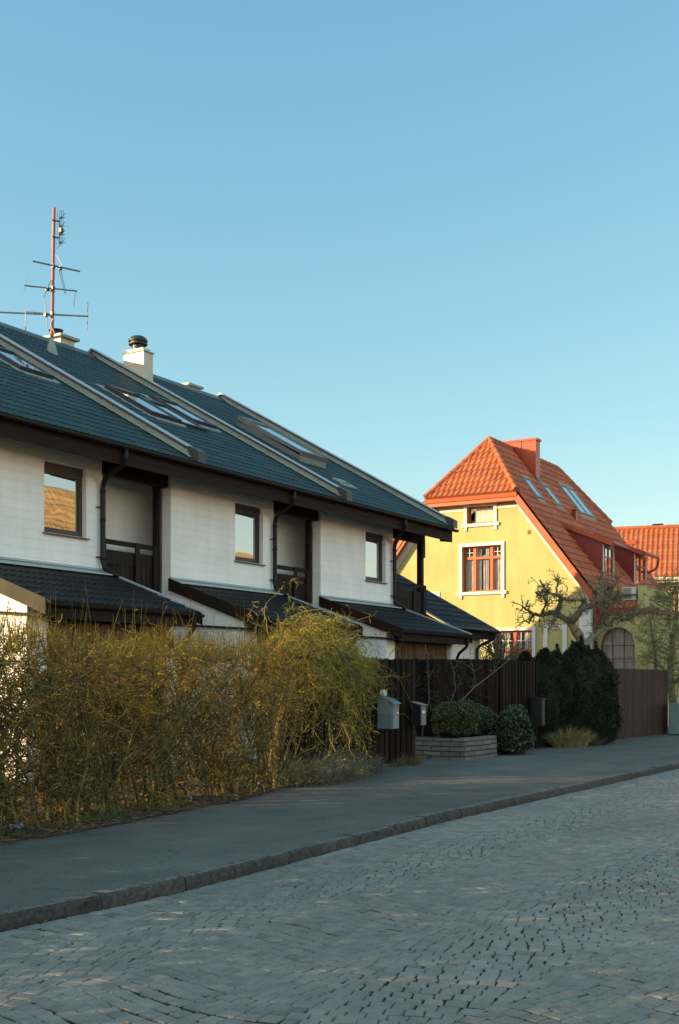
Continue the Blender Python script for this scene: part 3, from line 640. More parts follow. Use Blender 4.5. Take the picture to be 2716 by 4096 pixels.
ridge0, ridge1 = 40.29, 47.2; hz = 8.30; hipn = (hz-RZ)/(e0-ridge0)
HN = Vector((-hipn,0,1)); HN2 = Vector((hipn,0,1))
yb_ = 13.42
tile_sheet('roof', 'tile_old', Y, (e0,yb_,yz(yb_)+.05), (1,0,0), (0,1,SL), e1-e0, (YC-yb_)*k, .235, .34, .035, .03,
   clips=[((ridge0,YC,RZ+.1),HN),((ridge1,YC,RZ+.1),HN2)])
tile_sheet('roof', 'tile_old', Y, (e1,2*YC-yb_,yz(yb_)+.05), (-1,0,0), (0,-1,SL), e1-e0, (YC-yb_)*k, .235, .34, .035, .03,
   clips=[((ridge0,YC,RZ+.1),HN),((ridge1,YC,RZ+.1),HN2)], ns=4)
hl = (ridge0-e0)*math.hypot(1,hipn)
tile_sheet('hip_roof', 'tile', Y, (e0-.08,19.65,hz-.02), (0,-1,0), (1,0,hipn), 3.54, hl+.1, .215, .30, .05, .045,
   clips=[((ridge0,YC,RZ+.07),(0,-SL,-1) if False else Vector((0,-1,0)).cross(Vector((0,0,1))) if False else Vector((0,-SL,1))),((ridge0,YC,RZ+.07),Vector((0,SL,1)))], ns=8)
tile_sheet('hip_roof', 'tile_old', Y, (e1,16.1,hz), (0,1,0), (-1,0,hipn), 3.56, hl+.05, .215, .30, .05, .045,
   clips=[((ridge1,YC,RZ+.07),Vector((0,-SL,1))),((ridge1,YC,RZ+.07),Vector((0,SL,1)))], ns=4)
cap = MB()
def capline(a, b_, n, r=.10):
    a = Vector(a); b_ = Vector(b_)
    for i in range(n):
        p = a.lerp(b_, i/n); q = a.lerp(b_, (i+1.12)/n); cap.tube([p, q], [r*1.12, r*.9], 9, cap=True, t=rng.random())
capline((e0-.08,16.12,hz+.03),(ridge0,YC,RZ+.06),10); capline((e0-.08,19.64,hz+.03),(ridge0,YC,RZ+.06),10)
capline((ridge0,YC,RZ+.06),(ridge1,YC,RZ+.06),18); capline((e1,16.1,hz+.03),(ridge1,YC,RZ+.06),10); capline((e1,19.66,hz+.03),(ridge1,YC,RZ+.06),10)
for i_ in range(15):
    pass
cap.build('ridge_tiles', 'tile', Y)
bb = MB()
def rake(y0, y1, x):                                            # red barge boards on the sloping edges
    for dz, th, xx in ((-.03,.13,x-.03),(-.14,.17,x)):
        bb.prism([(xx,y0,yz(y0)+dz-th*1.2),(xx,y1,yz(y1)+dz-th*1.2),(xx,y1,yz(y1)+dz+.05),(xx,y0,yz(y0)+dz+.05)], (.035,0,0))
rake(13.42,16.16,e0-.02); rake(2*YC-13.42,2*YC-16.16,e0-.02)
bb.prism([(e0-.10,16.1,hz-.06),(e0-.10,19.66,hz-.06),(e0-.07,19.66,hz-.20),(e0-.07,16.1,hz-.20)], (.09,0,0))
bb.prism([(e0-.03,16.14,hz-.20),(e0-.03,19.62,hz-.20),(e0-.03,19.62,hz-.33),(e0-.03,16.14,hz-.33)], (.035,0,0))
bb.build('barge_boards', 'red', Y)
sf = MB()
for s_ in (1,-1):
    f_ = lambda y: YC+s_*(y-YC)
    sf.prism([(e0+.02,f_(13.44),yz(13.44)-.22),(e0+.02,f_(16.2),yz(16.2)-.22),(e0+.02,f_(16.2),yz(16.2)-.26),(e0+.02,f_(13.44),yz(13.44)-.26)], (GU-e0-.022,0,0))
sf.box(e0+.02, GU-.002, 16.2, 19.56, hz-.33, hz-.29); sf.build('soffit', 'red', Y)
tr = MB()
def strip(y0, y1, wd, dz=-.24):
    tr.prism([(GU-.025,y0,yz(y0)+dz-wd),(GU-.025,y1,yz(y1)+dz-wd),(GU-.025,y1,yz(y1)+dz),(GU-.025,y0,yz(y0)+dz)], (.024,0,0))
strip(13.66,16.2,.36); strip(2*YC-13.66,2*YC-16.2,.36)
tr.box(GU-.024,GU-.001,16.2,17.02,7.78,7.86); tr.box(GU-.024,GU-.001,18.29,19.5,7.78,7.86)
tr.box(GU-.03,GU-.001,13.6,13.98,0,4.4); tr.box(GU-.028,GU+.4,13.575,13.598,0,4.4)
def surround(h, wt, wb_, ear=.09, sides=.12):
    y0,y1,z0,z1 = h; x0,x1 = GU-.05, GU-.001
    tr.box(x0,x1,y0-sides,y0,z0-wb_,z1+wt); tr.box(x0,x1,y1,y1+sides,z0-wb_,z1+wt)
    tr.box(x0,x1,y0,y1,z1,z1+wt); tr.box(x0-.02,x1,y0-sides-ear,y1+sides+ear,z0-wb_-.002,z0-.003)
    for a in (y0-sides,y1): tr.box(x0,x1,a,a+sides*.8,z0-wb_-.14,z0-wb_-.004)
surround(WB,.12,.11); surround(WA,.05,.11); surround(WL,.11,.1,.0)
tr.box(GU-.03,GU-.001,14.42,14.58,1.2,3.62); tr.box(GU-.03,GU-.001,15.12,15.28,1.2,3.62); tr.box(GU-.03,GU-.001,14.58,15.12,3.48,3.62)
tr.box(GU-.03,GU-.001,19.25,20.6,4.76,4.95)
tr.build('white_trim', 'white', Y)
MB().box(GU-.012,GU-.001,15.74,15.86,6.80,6.94).build('vent', 'red_dark', Y)
def casement(parent, h, cols, transom, muntin=None, name='window', x=GU+.12, fw_=.055, curtain=True, half=False):
    y0,y1,z0,z1 = h; f = MB(); x0, x1 = x, x+.06
    f.box(x0,x1,y0,y0+fw_,z0,z1); f.box(x0,x1,y1-fw_,y1,z0,z1); f.box(x0,x1,y0+fw_,y1-fw_,z0,z0+fw_); f.box(x0,x1,y0+fw_,y1-fw_,z1-fw_,z1)
    W = y1-y0; ys = [y0]+[y0+W*c for c in cols]+[y1]
    for c in ys[1:-1]: f.box(x0-.02,x1,c-.045,c+.045,z0+fw_,z1-fw_)
    zt = z0+(z1-z0)*transom if transom else None
    if zt:
        for a,c in zip(ys,ys[1:]): f.box(x0-.016,x1,a+.05,c-.05,zt-.045,zt+.045)
    for a,c in zip(ys,ys[1:]):                                   # sash borders
        for lo,hi in (((z0,zt),(zt,z1)) if zt else ((z0,z1),)):
            f.box(x0+.012,x1-.01,a+.055,a+.085,lo+.05,hi-.05); f.box(x0+.012,x1-.01,c-.085,c-.055,lo+.05,hi-.05)
    o = f.build(name, 'red', parent)
    MB().box(x0+.03,x0+.036,y0+fw_,y1-fw_,z0+fw_,z1-fw_).build('glass', 'glass_clear', o)
    if muntin:
        mm = MB()
        for a,c in muntin(ys):
            mid = (a+c)/2; zl,zh = zt+.05,z1-.06; mm.box(x0+.014,x0+.028,mid-.012,mid+.012,zl,zh); mm.box(x0+.015,x0+.027,a+.06,c-.06,(zl+zh)/2-.012,(zl+zh)/2+.012)
        mm.build('muntin', 'white', o)
    return o
wb = casement(Y, WB, (.27,.70), .745, lambda ys: [(ys[0],ys[1]),(ys[2],ys[3])])
wa2 = casement(Y, WA, (), None); wl = casement(Y, WL, (.48,), .55)
mm = MB()
for q in range(1,6): yy = WL[0]+(WL[1]-WL[0])*q/6; mm.box(GU+.13,GU+.148,yy-.01,yy+.01,2.8,3.4)
mm.box(GU+.131,GU+.147,WL[0]+.06,WL[1]-.06,3.1,3.12); mm.build('muntin', 'white', wl)
def drape(parent, y0, y1, z0, z1, x=GU+.205, amp=.013, mat='curtain'):
    d = MB(); n = max(6,int((y1-y0)/.02))
    for i in range(n):
        a = y0+(y1-y0)*i/n; c = y0+(y1-y0)*(i+1)/n; fa = lambda y: x+amp*math.sin(y*70)+amp*.6*math.sin(y*31)
        d.quad((fa(a),a,z0),(fa(c),c,z0),(fa(c),c,z1),(fa(a),a,z1), rng.random())
    d.build('curtain', mat, parent, smooth=True)
drape(wb,16.85,17.3,4.9,6.2); drape(wb,17.42,17.62,4.9,6.2); drape(wb,17.7,17.88,4.9,6.2); drape(wb,18.0,18.35,4.9,6.2)
drape(wb,17.4,17.55,6.2,6.42,GU+.215); drape(wb,17.7,17.85,6.2,6.42,GU+.215)
drape(wa2,17.2,17.95,7.33,7.92,GU+.20,.003,'white'); drape(wl,15.7,16.05,1.9,3.4); drape(wl,16.2,16.4,1.9,3.4); drape(wl,16.6,17.05,1.9,3.4)
MB().box(GU+1.6,GU+1.65,16.4,19.4,.2,7.9).build('dark_room_sheet', 'dark', Y)  # dark sheet standing in for the unlit room behind the windows
# chimney
cy = MB(); cy.prism([(42.42,16.92,9.2),(42.42,18.24,9.2),(42.42,18.24,10.8),(42.42,16.92,10.8)], (.42,0,0)); cc = cy.build('chimney', 'red_metal', Y)
MB().box(42.38,42.88,16.87,18.29,10.803,10.88).build('cap', 'red_metal', cc)
MB().box(42.40,42.419,17.5,17.52,9.9,10.8).prism([(42.36,16.80,9.18),(42.36,17.9,10.6),(42.36,17.9,10.66),(42.36,16.80,9.26)], (.56,0,0)).build('flashing', 'red_dark', cc)
# skylights
ysl = lambda y: yz(y)+.03
for a,c,d,e in ((40.5,41.15,16.16,16.80),(42.42,43.05,16.14,16.80),(45.05,45.85,16.14,17.12),(45.90,46.70,16.14,17.12)):
    s_ = skylight(Y,a,c,d,e,.10,'zinc',False,ysl,SL,border=.06)
    MB().prism([(a-.05,d-.22,ysl(d-.22)+.06),(c+.05,d-.22,ysl(d-.22)+.06),(c+.05,d-.01,ysl(d-.01)+.08),(a-.05,d-.01,ysl(d-.01)+.08)], (0,0,.008)).build('flashing', 'zinc', s_)
for a,d in ((40.95,15.72),(45.1,15.75)): MB().prism([(a,d-.2,ysl(d-.2)+.05),(a+.35,d-.2,ysl(d-.2)+.05),(a+.35,d,ysl(d)+.05),(a,d,ysl(d)+.05)], (0,0,.008)).build('roof_patch', 'zinc', Y)
MB().box(43.4,43.62,15.7,15.86,7.5,8.18).box(43.36,43.66,15.66,15.9,8.183,8.22).build('vent_pipe', 'red_dark', Y)
# dormers
def dormer(ua, uc):
    yf = 13.9; zt = lambda y: 6.72+.41*(y-13.9)
    d = MB(); yj = 15.5
    d.prism([(ua,yf,yz(yf)-.1),(ua,yj,yz(yj)-.05),(ua,yj,zt(yj)),(ua,yf,zt(yf))], (.05,0,0))
    d.prism([(uc-.05,yf,yz(yf)-.1),(uc-.05,yj,yz(yj)-.05),(uc-.05,yj,zt(yj)),(uc-.05,yf,zt(yf))], (.05,0,0))
    d.box(ua+.05,uc-.05,yf,yf+.05,6.5,6.7); d.box(ua+.05,uc-.05,yf,yf+.05,5.2,5.4); d.box(ua+.05,ua+.12,yf,yf+.05,5.4,6.5); d.box(uc-.12,uc-.05,yf,yf+.05,5.4,6.5)
    for q in (14.5,): d.box(ua-.008,ua-.001,q,q+.02,yz(q)+.02,zt(q)-.02)
    o = d.build('dormer', 'red_dark', Y)
    r_ = MB(); ov = .16
    r_.prism([(ua-ov,13.5,zt(13.5)-.02),(ua-ov,15.75,zt(15.75)-.02),(ua-ov,15.75,zt(15.75)+.07),(ua-ov,13.5,zt(13.5)+.07)], (uc-ua+2*ov,0,0))
    r_.prism([(ua-ov-.02,13.46,zt(13.46)-.10),(ua-ov-.02,15.6,zt(15.6)-.06),(ua-ov-.02,15.6,zt(15.6)+.085),(ua-ov-.02,13.46,zt(13.46)+.085)], (.02,0,0))
    r_.build('dormer_roof', 'red_metal', o)
    gt = MB(); gt.tube([(ua-ov-.05,13.44,zt(13.44)),(uc+ov+.05,13.44,zt(13.44)-.02)], .055, 8, cap=True); gt.build('gutter', 'red_dark', o)
    wf = MB(); a, c = ua+.12, uc-.12; y0 = yf+.0; z0, z1 = 5.4, 6.5
    wf.box(a,a+.06,y0-.03,y0+.03,z0,z1); wf.box(c-.06,c,y0-.03,y0+.03,z0,z1); wf.box(a+.06,c-.06,y0-.03,y0+.03,z0,z0+.06); wf.box(a+.06,c-.06,y0-.03,y0+.03,z1-.06,z1)
    wf.box((a+c)/2-.03,(a+c)/2+.03,y0-.025,y0+.028,z0+.06,z1-.06); wf.box(a+.06,c-.06,y0-.024,y0+.027,6.1,6.15)
    wn = wf.build('window', 'red_dark', o); MB().box(a+.06,c-.06,y0+.005,y0+.012,z0+.06,z1-.06).build('glass', 'glass_dark', wn)
    wm = MB(); wm.box(ua-.012,ua+.05,yf-.035,yf-.002,5.3,6.55); wm.box(uc-.05,uc+.012,yf-.035,yf-.002,5.3,6.55); wm.build('trim', 'white', o)
    fl = MB(); fl.prism([(ua-.09,13.85,yz(13.85)+.05),(ua-.09,15.55,yz(15.55)+.05),(ua-.002,15.55,yz(15.55)+.10),(ua-.002,13.85,yz(13.85)+.10)], (0,0,.01)); fl.build('flashing', 'red_dark', o)
    return o
d1 = dormer(41.2,42.35); d2 = dormer(44.85,46.3)
MB().tube([(46.5,13.44,6.45),(46.5,13.48,6.2),(46.45,13.6,6.05),(46.36,13.85,5.95)], .045, 8).build('downpipe', 'red_dark', d2)
# bay with balcony on the street side
bay = MB(); BU = 39.7; AC0, AR, AZ = 12.88, .60, 2.92
ycut = [11.5, AC0-AR]+[AC0-AR+AR*2*q/12 for q in range(1,12)]+[AC0+AR, 13.618]
for a,c in zip(ycut,ycut[1:]):
    inside = AC0-AR-1e-6 <= a and c <= AC0+AR+1e-6
    za = AZ+math.sqrt(max(0,AR*AR-(a-AC0)**2)); zc = AZ+math.sqrt(max(0,AR*AR-(c-AC0)**2))
    if inside: bay.prism([(BU,a,za),(BU,c,zc),(BU,c,4.0),(BU,a,4.0)], (.25,0,0)); bay.box(BU,BU+.25,a,c,0,1.3)
    else: bay.box(BU,BU+.25,a,c,0,4.0)
bay.box(BU+.252,43.2,11.5,11.75,0,4.0); bay.box(42.95,43.2,11.752,13.618,0,4.0); bay.box(BU+.25,43.2,11.75,13.61,3.85,4.0)
bo = bay.build('bay', 'yellow', Y)
MB().box(BU-.10,43.3,11.40,13.6,4.003,4.14).box(BU-.05,43.25,11.45,13.6,3.93,3.999).build('cornice', 'red_dark', bo)
tile_sheet('bay_tiles', 'tile', bo, (BU-.08,13.57,4.16), (0,-1,0), (1,0,.9), 1.36, .36, .19, .3, .03, .02)
pl = MB(); pl.box(BU+.02,BU+.34,11.86,12.18,4.143,4.95); pl.box(BU+.36,43,11.9,12.02,4.143,4.85); pl.box(BU+.3,BU+.42,12.95,13.6,4.143,4.9); po = pl.build('balcony_pillar', 'yellow', bo)
cp = MB(); a_ = .05
cp.add([(BU+.02-a_,11.86-a_,4.953),(BU+.34+a_,11.86-a_,4.953),(BU+.34+a_,12.18+a_,4.953),(BU+.02-a_,12.18+a_,4.953),(BU+.07,11.93,5.1),(BU+.29,11.93,5.1),(BU+.29,12.11,5.1),(BU+.07,12.11,5.1)],[(3,2,1,0),(4,5,6,7),(0,1,5,4),(1,2,6,5),(2,3,7,6),(3,0,4,7)]); cp.build('pillar_cap', 'red', po)
MB().tube([(BU+.2,12.2,4.62),(BU+.2,13.5,4.62)], .03, 6).tube([(BU+.5,11.95,4.62),(42.8,11.8,4.62)], .03, 6).build('balcony_bar', 'timber', bo)
aw = MB(); xs_ = BU+.1; n = 14
pts = [(AC0-AR,1.3)]+[(AC0-AR*math.cos(math.pi*q/n), AZ+AR*math.sin(math.pi*q/n)) for q in range(n+1)]+[(AC0+AR,1.3)]
for (a,b1),(c,b2) in zip(pts,pts[1:]): aw.bar((xs_,a,b1),(xs_,c,b2),.06,.09,(1,0,0))
for q in (-.2,.2): aw.box(xs_-.015,xs_+.015,AC0+q-.015,AC0+q+.015,1.3,AZ+math.sqrt(AR*AR-q*q)-.03)
for z in (2.0,2.45,2.9,3.28):
    hw = math.sqrt(AR*AR-max(0,z-AZ)**2)-.04 if z > AZ else AR-.04
    if z < 3.2: aw.box(xs_-.013,xs_+.013,AC0-hw,AC0+hw,z-.014,z+.014)
ao = aw.build('arched_window', 'red_dark', bo)
MB().prism([(xs_+.02,y_,z_) for y_,z_ in pts], (.01,0,0)).build('glass', 'glass_clear', ao)
drape(ao, AC0-.58, AC0+.58, 1.3, 3.5, BU+.26, .012, 'curtain')
dpp = MB(); dpp.tube([(39.05,13.42,4.6),(39.1,13.45,4.4),(39.2,13.5,4.2),(39.2,13.5,.2)], .05, 8); dpp.build('downpipe', 'red_dark', Y)
br_ = MB(); br_.prism([(39.25,13.55,4.0),(39.25,13.2,3.98),(39.25,13.35,3.85),(39.25,13.45,3.5),(39.25,13.55,3.4)], (.2,0,0)); br_.build('bracket', 'red_dark', Y)
eg = MB(); eg.tube([(39.3,13.40,4.70),(41.0,13.40,4.70)], .055, 8); eg.build('gutter', 'red_dark', Y)
# air conditioner
ac = thing('air_conditioner', 'white outdoor unit of an air conditioner on the bay roof', 'air conditioner', (40.2,12.6,4.35))
ab = MB(); ab.box(40.02,40.36,12.34,12.82,4.46,4.90); ao2 = ab.build('casing', 'white', ac)
gl = MB()
for q in range(12): gl.box(40.005,40.018,12.50,12.80,4.50+q*.032,4.515+q*.032)
for q in range(9): gl.box(40.06+q*.033,40.075+q*.033,12.325,12.338,4.52,4.86)
gl.build('grille', 'post_grey', ac)
MB().box(40.03,40.06,12.36,12.8,4.39,4.42).box(40.05,40.08,12.38,12.41,4.143,4.39).box(40.05,40.08,12.75,12.78,4.143,4.39).box(40.3,40.33,12.38,12.41,4.143,4.457).box(40.3,40.33,12.75,12.78,4.143,4.457).box(40.05,40.08,12.4,12.42,4.42,4.458).box(40.05,40.08,12.74,12.76,4.42,4.458).build('bracket', 'steel', ac)

# ------------------------------------------------------------------ far houses
def rot(p, c, a): x,y = p[0],p[1]; return (c[0]+x*math.cos(a)-y*math.sin(a), c[1]+x*math.sin(a)+y*math.cos(a), p[2])
def to_street(X, Yd): return (X*.5163+Yd*.8564, -X*.8564+Yd*.5163)
fc = to_street(19.0, 60.0); fa = R(-31.0-58.92+31.08+ -14.0+28.0)
ax = Vector((rt.x,rt.y,0)); wdir = (rt*math.cos(R(17))-fw*math.sin(R(17))); bdir = (fw*math.cos(R(17))+rt*math.sin(R(17)))
FH = thing('brick_house', 'brick house with sunlit orange tiled roof beyond the yellow house', 'house', (fc[0],fc[1],.12))
Fo = Vector((fc[0],fc[1],0)); Pf = lambda a,b_,z: Fo+wdir*a+bdir*b_+Vector((0,0,z))
fwm = MB(); zE, zR, dd = 6.95, 10.0, 3.6
fwm.prism([Pf(-7,0,0),Pf(9,0,0),Pf(9,0,zE),Pf(-7,0,zE)], bdir*.25)
fwm.prism([Pf(-7,.252,0),Pf(-7,2*dd,0),Pf(-7,2*dd,zE),Pf(-7,dd,zR-.15),Pf(-7,.252,zE)], wdir*.25)
fwm.build('wall', 'red_brick', FH)
sl_ = (zR-zE)/(dd+.35)
tile_sheet('roof', 'tile', FH, Pf(-7.2,-.35,zE-.05), wdir, (bdir*1+Vector((0,0,sl_))), 16.4, (dd+.35)*math.hypot(1,sl_), .26, .36, .045, .035, ns=5)
tile_sheet('roof', 'tile', FH, Pf(9.2,2*dd+.35,zE-.05), -wdir, (bdir*-1+Vector((0,0,sl_))), 16.4, (dd+.35)*math.hypot(1,sl_), .26, .36, .045, .035, ns=3)
rg = MB()
for q in range(46): rg.tube([Pf(-7.2+q*.357,dd,zR+.02),Pf(-7.2+(q+1.1)*.357,dd,zR+.02)], [.13,.11], 8, cap=True, t=rng.random())
rg.build('ridge_tiles', 'tile', FH)
gf = MB(); gf.tube([Pf(-7.2,-.42,zE-.04),Pf(9.2,-.42,zE-.04)], .08, 8); gf.prism([Pf(-7.2,-.3,zE-.22),Pf(9.2,-.3,zE-.22),Pf(9.2,-.3,zE-.1),Pf(-7.2,-.3,zE-.1)], bdir*.03); gf.build('gutter', 'cream', FH)
for q in range(5):
    a = -4.6+q*2.9; f_ = MB(); p = lambda s0,s1,z0,z1,d0=-.05,d1=.0: f_.prism([Pf(s0,d0,z0),Pf(s1,d0,z0),Pf(s1,d0,z1),Pf(s0,d0,z1)], bdir*(d1-d0-.002))
    p(a-.22,a,5.05,6.75); p(a+1.1,a+1.32,5.05,6.75); p(a,a+1.1,6.5,6.75); p(a,a+1.1,5.05,5.2)
    p(a+.53,a+.57,5.2,6.5,-.035); p(a,a+.53,5.84,5.88,-.034); p(a+.57,a+1.1,5.84,5.88,-.034)
    w_ = f_.build('window', 'cream', FH)
    gg = MB(); gg.prism([Pf(a,-.02,5.2),Pf(a+1.1,-.02,5.2),Pf(a+1.1,-.02,6.5),Pf(a,-.02,6.5)], bdir*.015); gg.build('glass', 'glass_dark', w_)
    f2 = MB(); f2.prism([Pf(a-.1,-.04,1.9),Pf(a+1.2,-.04,1.9),Pf(a+1.2,-.04,3.4),Pf(a-.1,-.04,3.4)], bdir*.035); f2.build('window', 'cream', FH)
ch = MB(); ch.tube([Pf(-3.3,dd+.1,zR+.06),Pf(-2.8,dd+.35,zR+.10)], .17, 12, cap=True); ch.build('roof_vent', 'dark_metal', FH)
for a,b_ in ((-4.6,.62),(-1.4,.62)): 
    zz_ = zE-.05+sl_*(b_*dd+.35); mb = MB(); mb.prism([Pf(a,b_*dd,zz_+.10),Pf(a+.5,b_*dd,zz_+.10),Pf(a+.5,b_*dd+.35,zz_+.10+sl_*.35),Pf(a,b_*dd+.35,zz_+.10+sl_*.35)], (0,0,.01)); mb.build('roof_patch', 'red', FH)
CH = thing('cream_house', 'cream gabled house seen through the open corner balcony', 'house', (62,31,.12))
cm = MB(); cm.prism([(60,27,0),(60,37,0),(60,37,6),(60,32,10),(60,27,6)], (9,0,0)); cm.build('wall', 'cream', CH)
cr = MB(); cr.prism([(59.7,26.6,5.75),(59.7,32,10.1),(59.7,32,10.3),(59.7,26.6,5.95)], (9.6,0,0)); cr.prism([(59.7,37.4,5.75),(59.7,32,10.1),(59.7,32,10.3),(59.7,37.4,5.95)], (9.6,0,0)); cr.build('roof', 'tile_old', CH)

# houses across the street (seen only in the window panes)
for q,(ua,uc,ya,yc_,ze,zr,wm,rm,lb) in enumerate(((38,50,-22,-12,5.2,12.2,'cream','tan_tile','tan house with tall roof across the street, reflected by the glass above the hedge'),
                          (58,70,-24,-13,6.5,10.6,'red_brick','tan_tile','brick house across the street, reflected by the middle terraced house'))):
    o = thing('facing_house', lb, 'house', ((ua+uc)/2,(ya+yc_)/2,.1)); ym = (ya+yc_)/2
    MB().prism([(ua,ya,0),(ua,yc_,0),(ua,yc_,ze),(ua,ym,zr-.2),(ua,ya,ze)], (uc-ua,0,0)).build('wall', wm, o)
    s2 = (zr-ze)/(yc_-ym+.4)
    tile_sheet('roof', rm, o, (uc+.4,yc_+.4,ze-.1), (-1,0,0), (0,-1,s2), uc-ua+.8, (yc_-ym+.4)*math.hypot(1,s2), .3, .4, .05, .06, ns=4)
    f_ = MB()
    for kx in range(3):
        a = ua+1.5+kx*3.6; f_.box(a,a+1.4,yc_+.005,yc_+.06,2.0,3.6)
    f_.build('window', 'white', o)

# ------------------------------------------------------------------ fences, mailboxes, planter, cabinet
def board_fence(name, label, a, c, h0, h1, mat, bw, gap, seed, z0=.13, alt=True):
    t = thing(name, label, 'fence', (a[0],a[1],.12)); r_ = random.Random(seed); d = Vector((c[0]-a[0],c[1]-a[1],0)); Ln = d.length; d.normalize(); nn = Vector((d.y,-d.x,0))
    if nn.y > .01 or (abs(nn.y) < .01 and nn.x > 0): nn = -nn
    b_ = MB(); s = 0; i = 0; A = Vector((a[0],a[1],0))
    while s < Ln-.02:
        wdt = min(bw, Ln-s); f = s/Ln; h = h0+(h1-h0)*f+r_.uniform(-.012,.012); off = nn*(.022 if (alt and i%2) else 0)
        p = A+d*s+off+Vector((0,0,z0+r_.uniform(0,.02))); q = p+d*(wdt-.004)
        tl = r_.gauss(0,.003)
        b_.prism([p, q, q+Vector((0,0,h-p.z))+d*tl, p+Vector((0,0,h-p.z))+d*tl], -nn*.02, r_.random()); s += bw+gap; i += 1
    b_.build('boards', mat, t)
    rl = MB()
    for z in (.5, 1.55): rl.bar(A-nn*.045+Vector((0,0,z)), A+d*Ln-nn*.045+Vector((0,0,z)), .045, .09)
    rl.build('rail', mat, t)
    n = max(2,int(Ln/1.8)+1)
    for k in range(n):
        p = A+d*(Ln*k/(n-1))-nn*.12; MB().box(p.x-.045,p.x+.045,p.y-.045,p.y+.045,0,min(h0,h1)-.08).build('post', mat, t)
    return t
board_fence('board_fence', 'dark brown board fence carrying the blue-grey mailbox', (16.4,10.75), (19.93,10.36), 2.06, 2.05, 'fence', .10, -.012, 1)
board_fence('board_fence', 'dark brown fence of wide boards behind the block planter', (23.9,13.0), (23.9,10.4), 2.16, 2.13, 'fence', .155, -.03, 2)
board_fence('board_fence', 'short dark brown fence between wide board fence and conifers', (23.95,10.36), (25.9,10.3), 2.13, 2.10, 'fence', .1, -.02, 4)
board_fence('slat_fence', 'reddish brown slat fence between dark conifers and street cabinet', (29.7,10.0), (35.4,9.98), 2.0, 2.0, 'fence_r', .062, -.010, 3)

def mailbox(label, u, y, w_, d_, zb, zt, body, front, arch):
    t = thing('mailbox', label, 'mailbox', (u+w_/2, y+d_/2, zb)); b_ = MB()
    if arch:
        n = 8; prof = [(y,zb),(y+d_,zb),(y+d_,zt-.02)]+[(y+d_-(d_)*q/n, zt-.02+.0+ .085*math.sin(math.pi*(.5-.5*q/n)) - .085 + .085*(1-0)) if False else (y+d_-d_*q/n, zt-.02-.11*(q/n)**1.8) for q in range(1,n+1)]
        b_.prism([(u,a,c) for a,c in prof], (w_,0,0)); b_.build('body', body, t)
        lid = MB(); top_ = [(y+d_+.01-(d_+.05)*q/n, zt-.01-.12*(q/n)**1.8) for q in range(n+1)]
        for (a,c),(e,f) in zip(top_,top_[1:]): lid.prism([(u-.015,a,c),(u-.015,e,f),(u-.015,e,f+.012),(u-.015,a,c+.012)], (w_+.03,0,0))
        lid.build('lid', body, t)
        MB().box(u+.03,u+w_-.03,y-.012,y-.001,zb+.02,zt-.21).build('door', front, t)
        MB().box(u+.02,u+w_-.02,y-.013,y-.001,zt-.20,zt-.145).build('flap', 'post_grey', t)
        MB().tube([(u+.06,y-.013,zb+.21),(u+.06,y-.05,zb+.21)], .014, 8, cap=True).tube([(u+.06,y-.045,zb+.21),(u+.055,y-.05,zb+.165)], .006, 6).build('lock', 'steel', t)
        MB().box(u+w_-.085,u+w_-.035,y-.014,y-.0125,zb+.30,zb+.335).build('sticker', 'sticker_red', t)
        MB().box(u+w_-.085,u+w_-.035,y-.0141,y-.0125,zb+.25,zb+.295).build('sticker', 'sticker', t)
        MB().box(u+w_-.085,u+w_-.035,y-.014,y-.0125,zb+.215,zb+.245).build('sticker', 'sticker_red', t)
    else:
        b_.prism([(u,y,zb),(u,y+d_,zb),(u,y+d_,zt),(u,y,zt-.05)], (w_,0,0)); b_.build('body', body, t)
        lid = MB(); lid.prism([(u-.012,y-.04,zt-.058),(u-.012,y+d_+.005,zt+.003),(u-.012,y+d_+.005,zt+.02),(u-.012,y-.04,zt-.04)], (w_+.024,0,0)); lid.build('lid', 'post_grey' if front == 'post_grey' else body, t)
        MB().box(u+.006,u+w_-.006,y-.012,y-.001,zb+.01,zt-.075).build('front_panel', front, t)
        if front == 'post_grey': MB().box(u+.04,u+w_-.06,y-.0145,y-.0125,zb+.22,zb+.27).build('name_plate', 'sticker', t)
        else: MB().box(u+w_-.03,u+w_-.015,y-.0145,y-.0125,zb+.05,zb+.07).build('lock', 'steel', t)
    return t
mailbox('blue-grey mailbox with curved lid and stickers on the board fence', 18.60, 10.13, .27, .29, .80, 1.37, 'post_blue', 'post_blue', True)
mailbox('black mailbox with grey front at the end of the board fence', 19.66, 10.10, .20, .20, .83, 1.25, 'post_black', 'post_grey', False)
mailbox('all black mailbox beside the dark conifers', 25.35, 9.98, .20, .26, .66, 1.30, 'post_black', 'post_black', False)
sg = thing('house_number_box', 'small white square box above the blue-grey mailbox', 'sign', (18.72,10.42,1.43))
MB().box(18.70,18.84,10.36,10.42,1.385,1.49).build('plate', 'sticker', sg); MB().box(18.72,18.82,10.37,10.41,1.35,1.384).build('holder', 'post_black', sg)

plt = thing('planter_wall', 'raised planter of grey concrete blocks beside the pavement', 'planter', (21.7,10.2,.1))
pb = MB(); pb.box(21.05,22.6,9.87,10.05,.08,.54); pb.box(21.05,21.23,10.052,11.9,.08,.53)
for q in range(4):                                              # rough faces stand slightly proud, course by course
    z = .10+.098*q; pb.box(21.05+.02,22.6,9.853+.008*(q%2),9.868,z,z+.088); pb.box(21.033+.008*(q%2),21.048,9.89,11.9,z,z+.088)
pb.build('blocks', 'block', plt)
MB().box(21.24,22.6,10.06,11.9,.1,.48).build('earth', 'soil', plt)

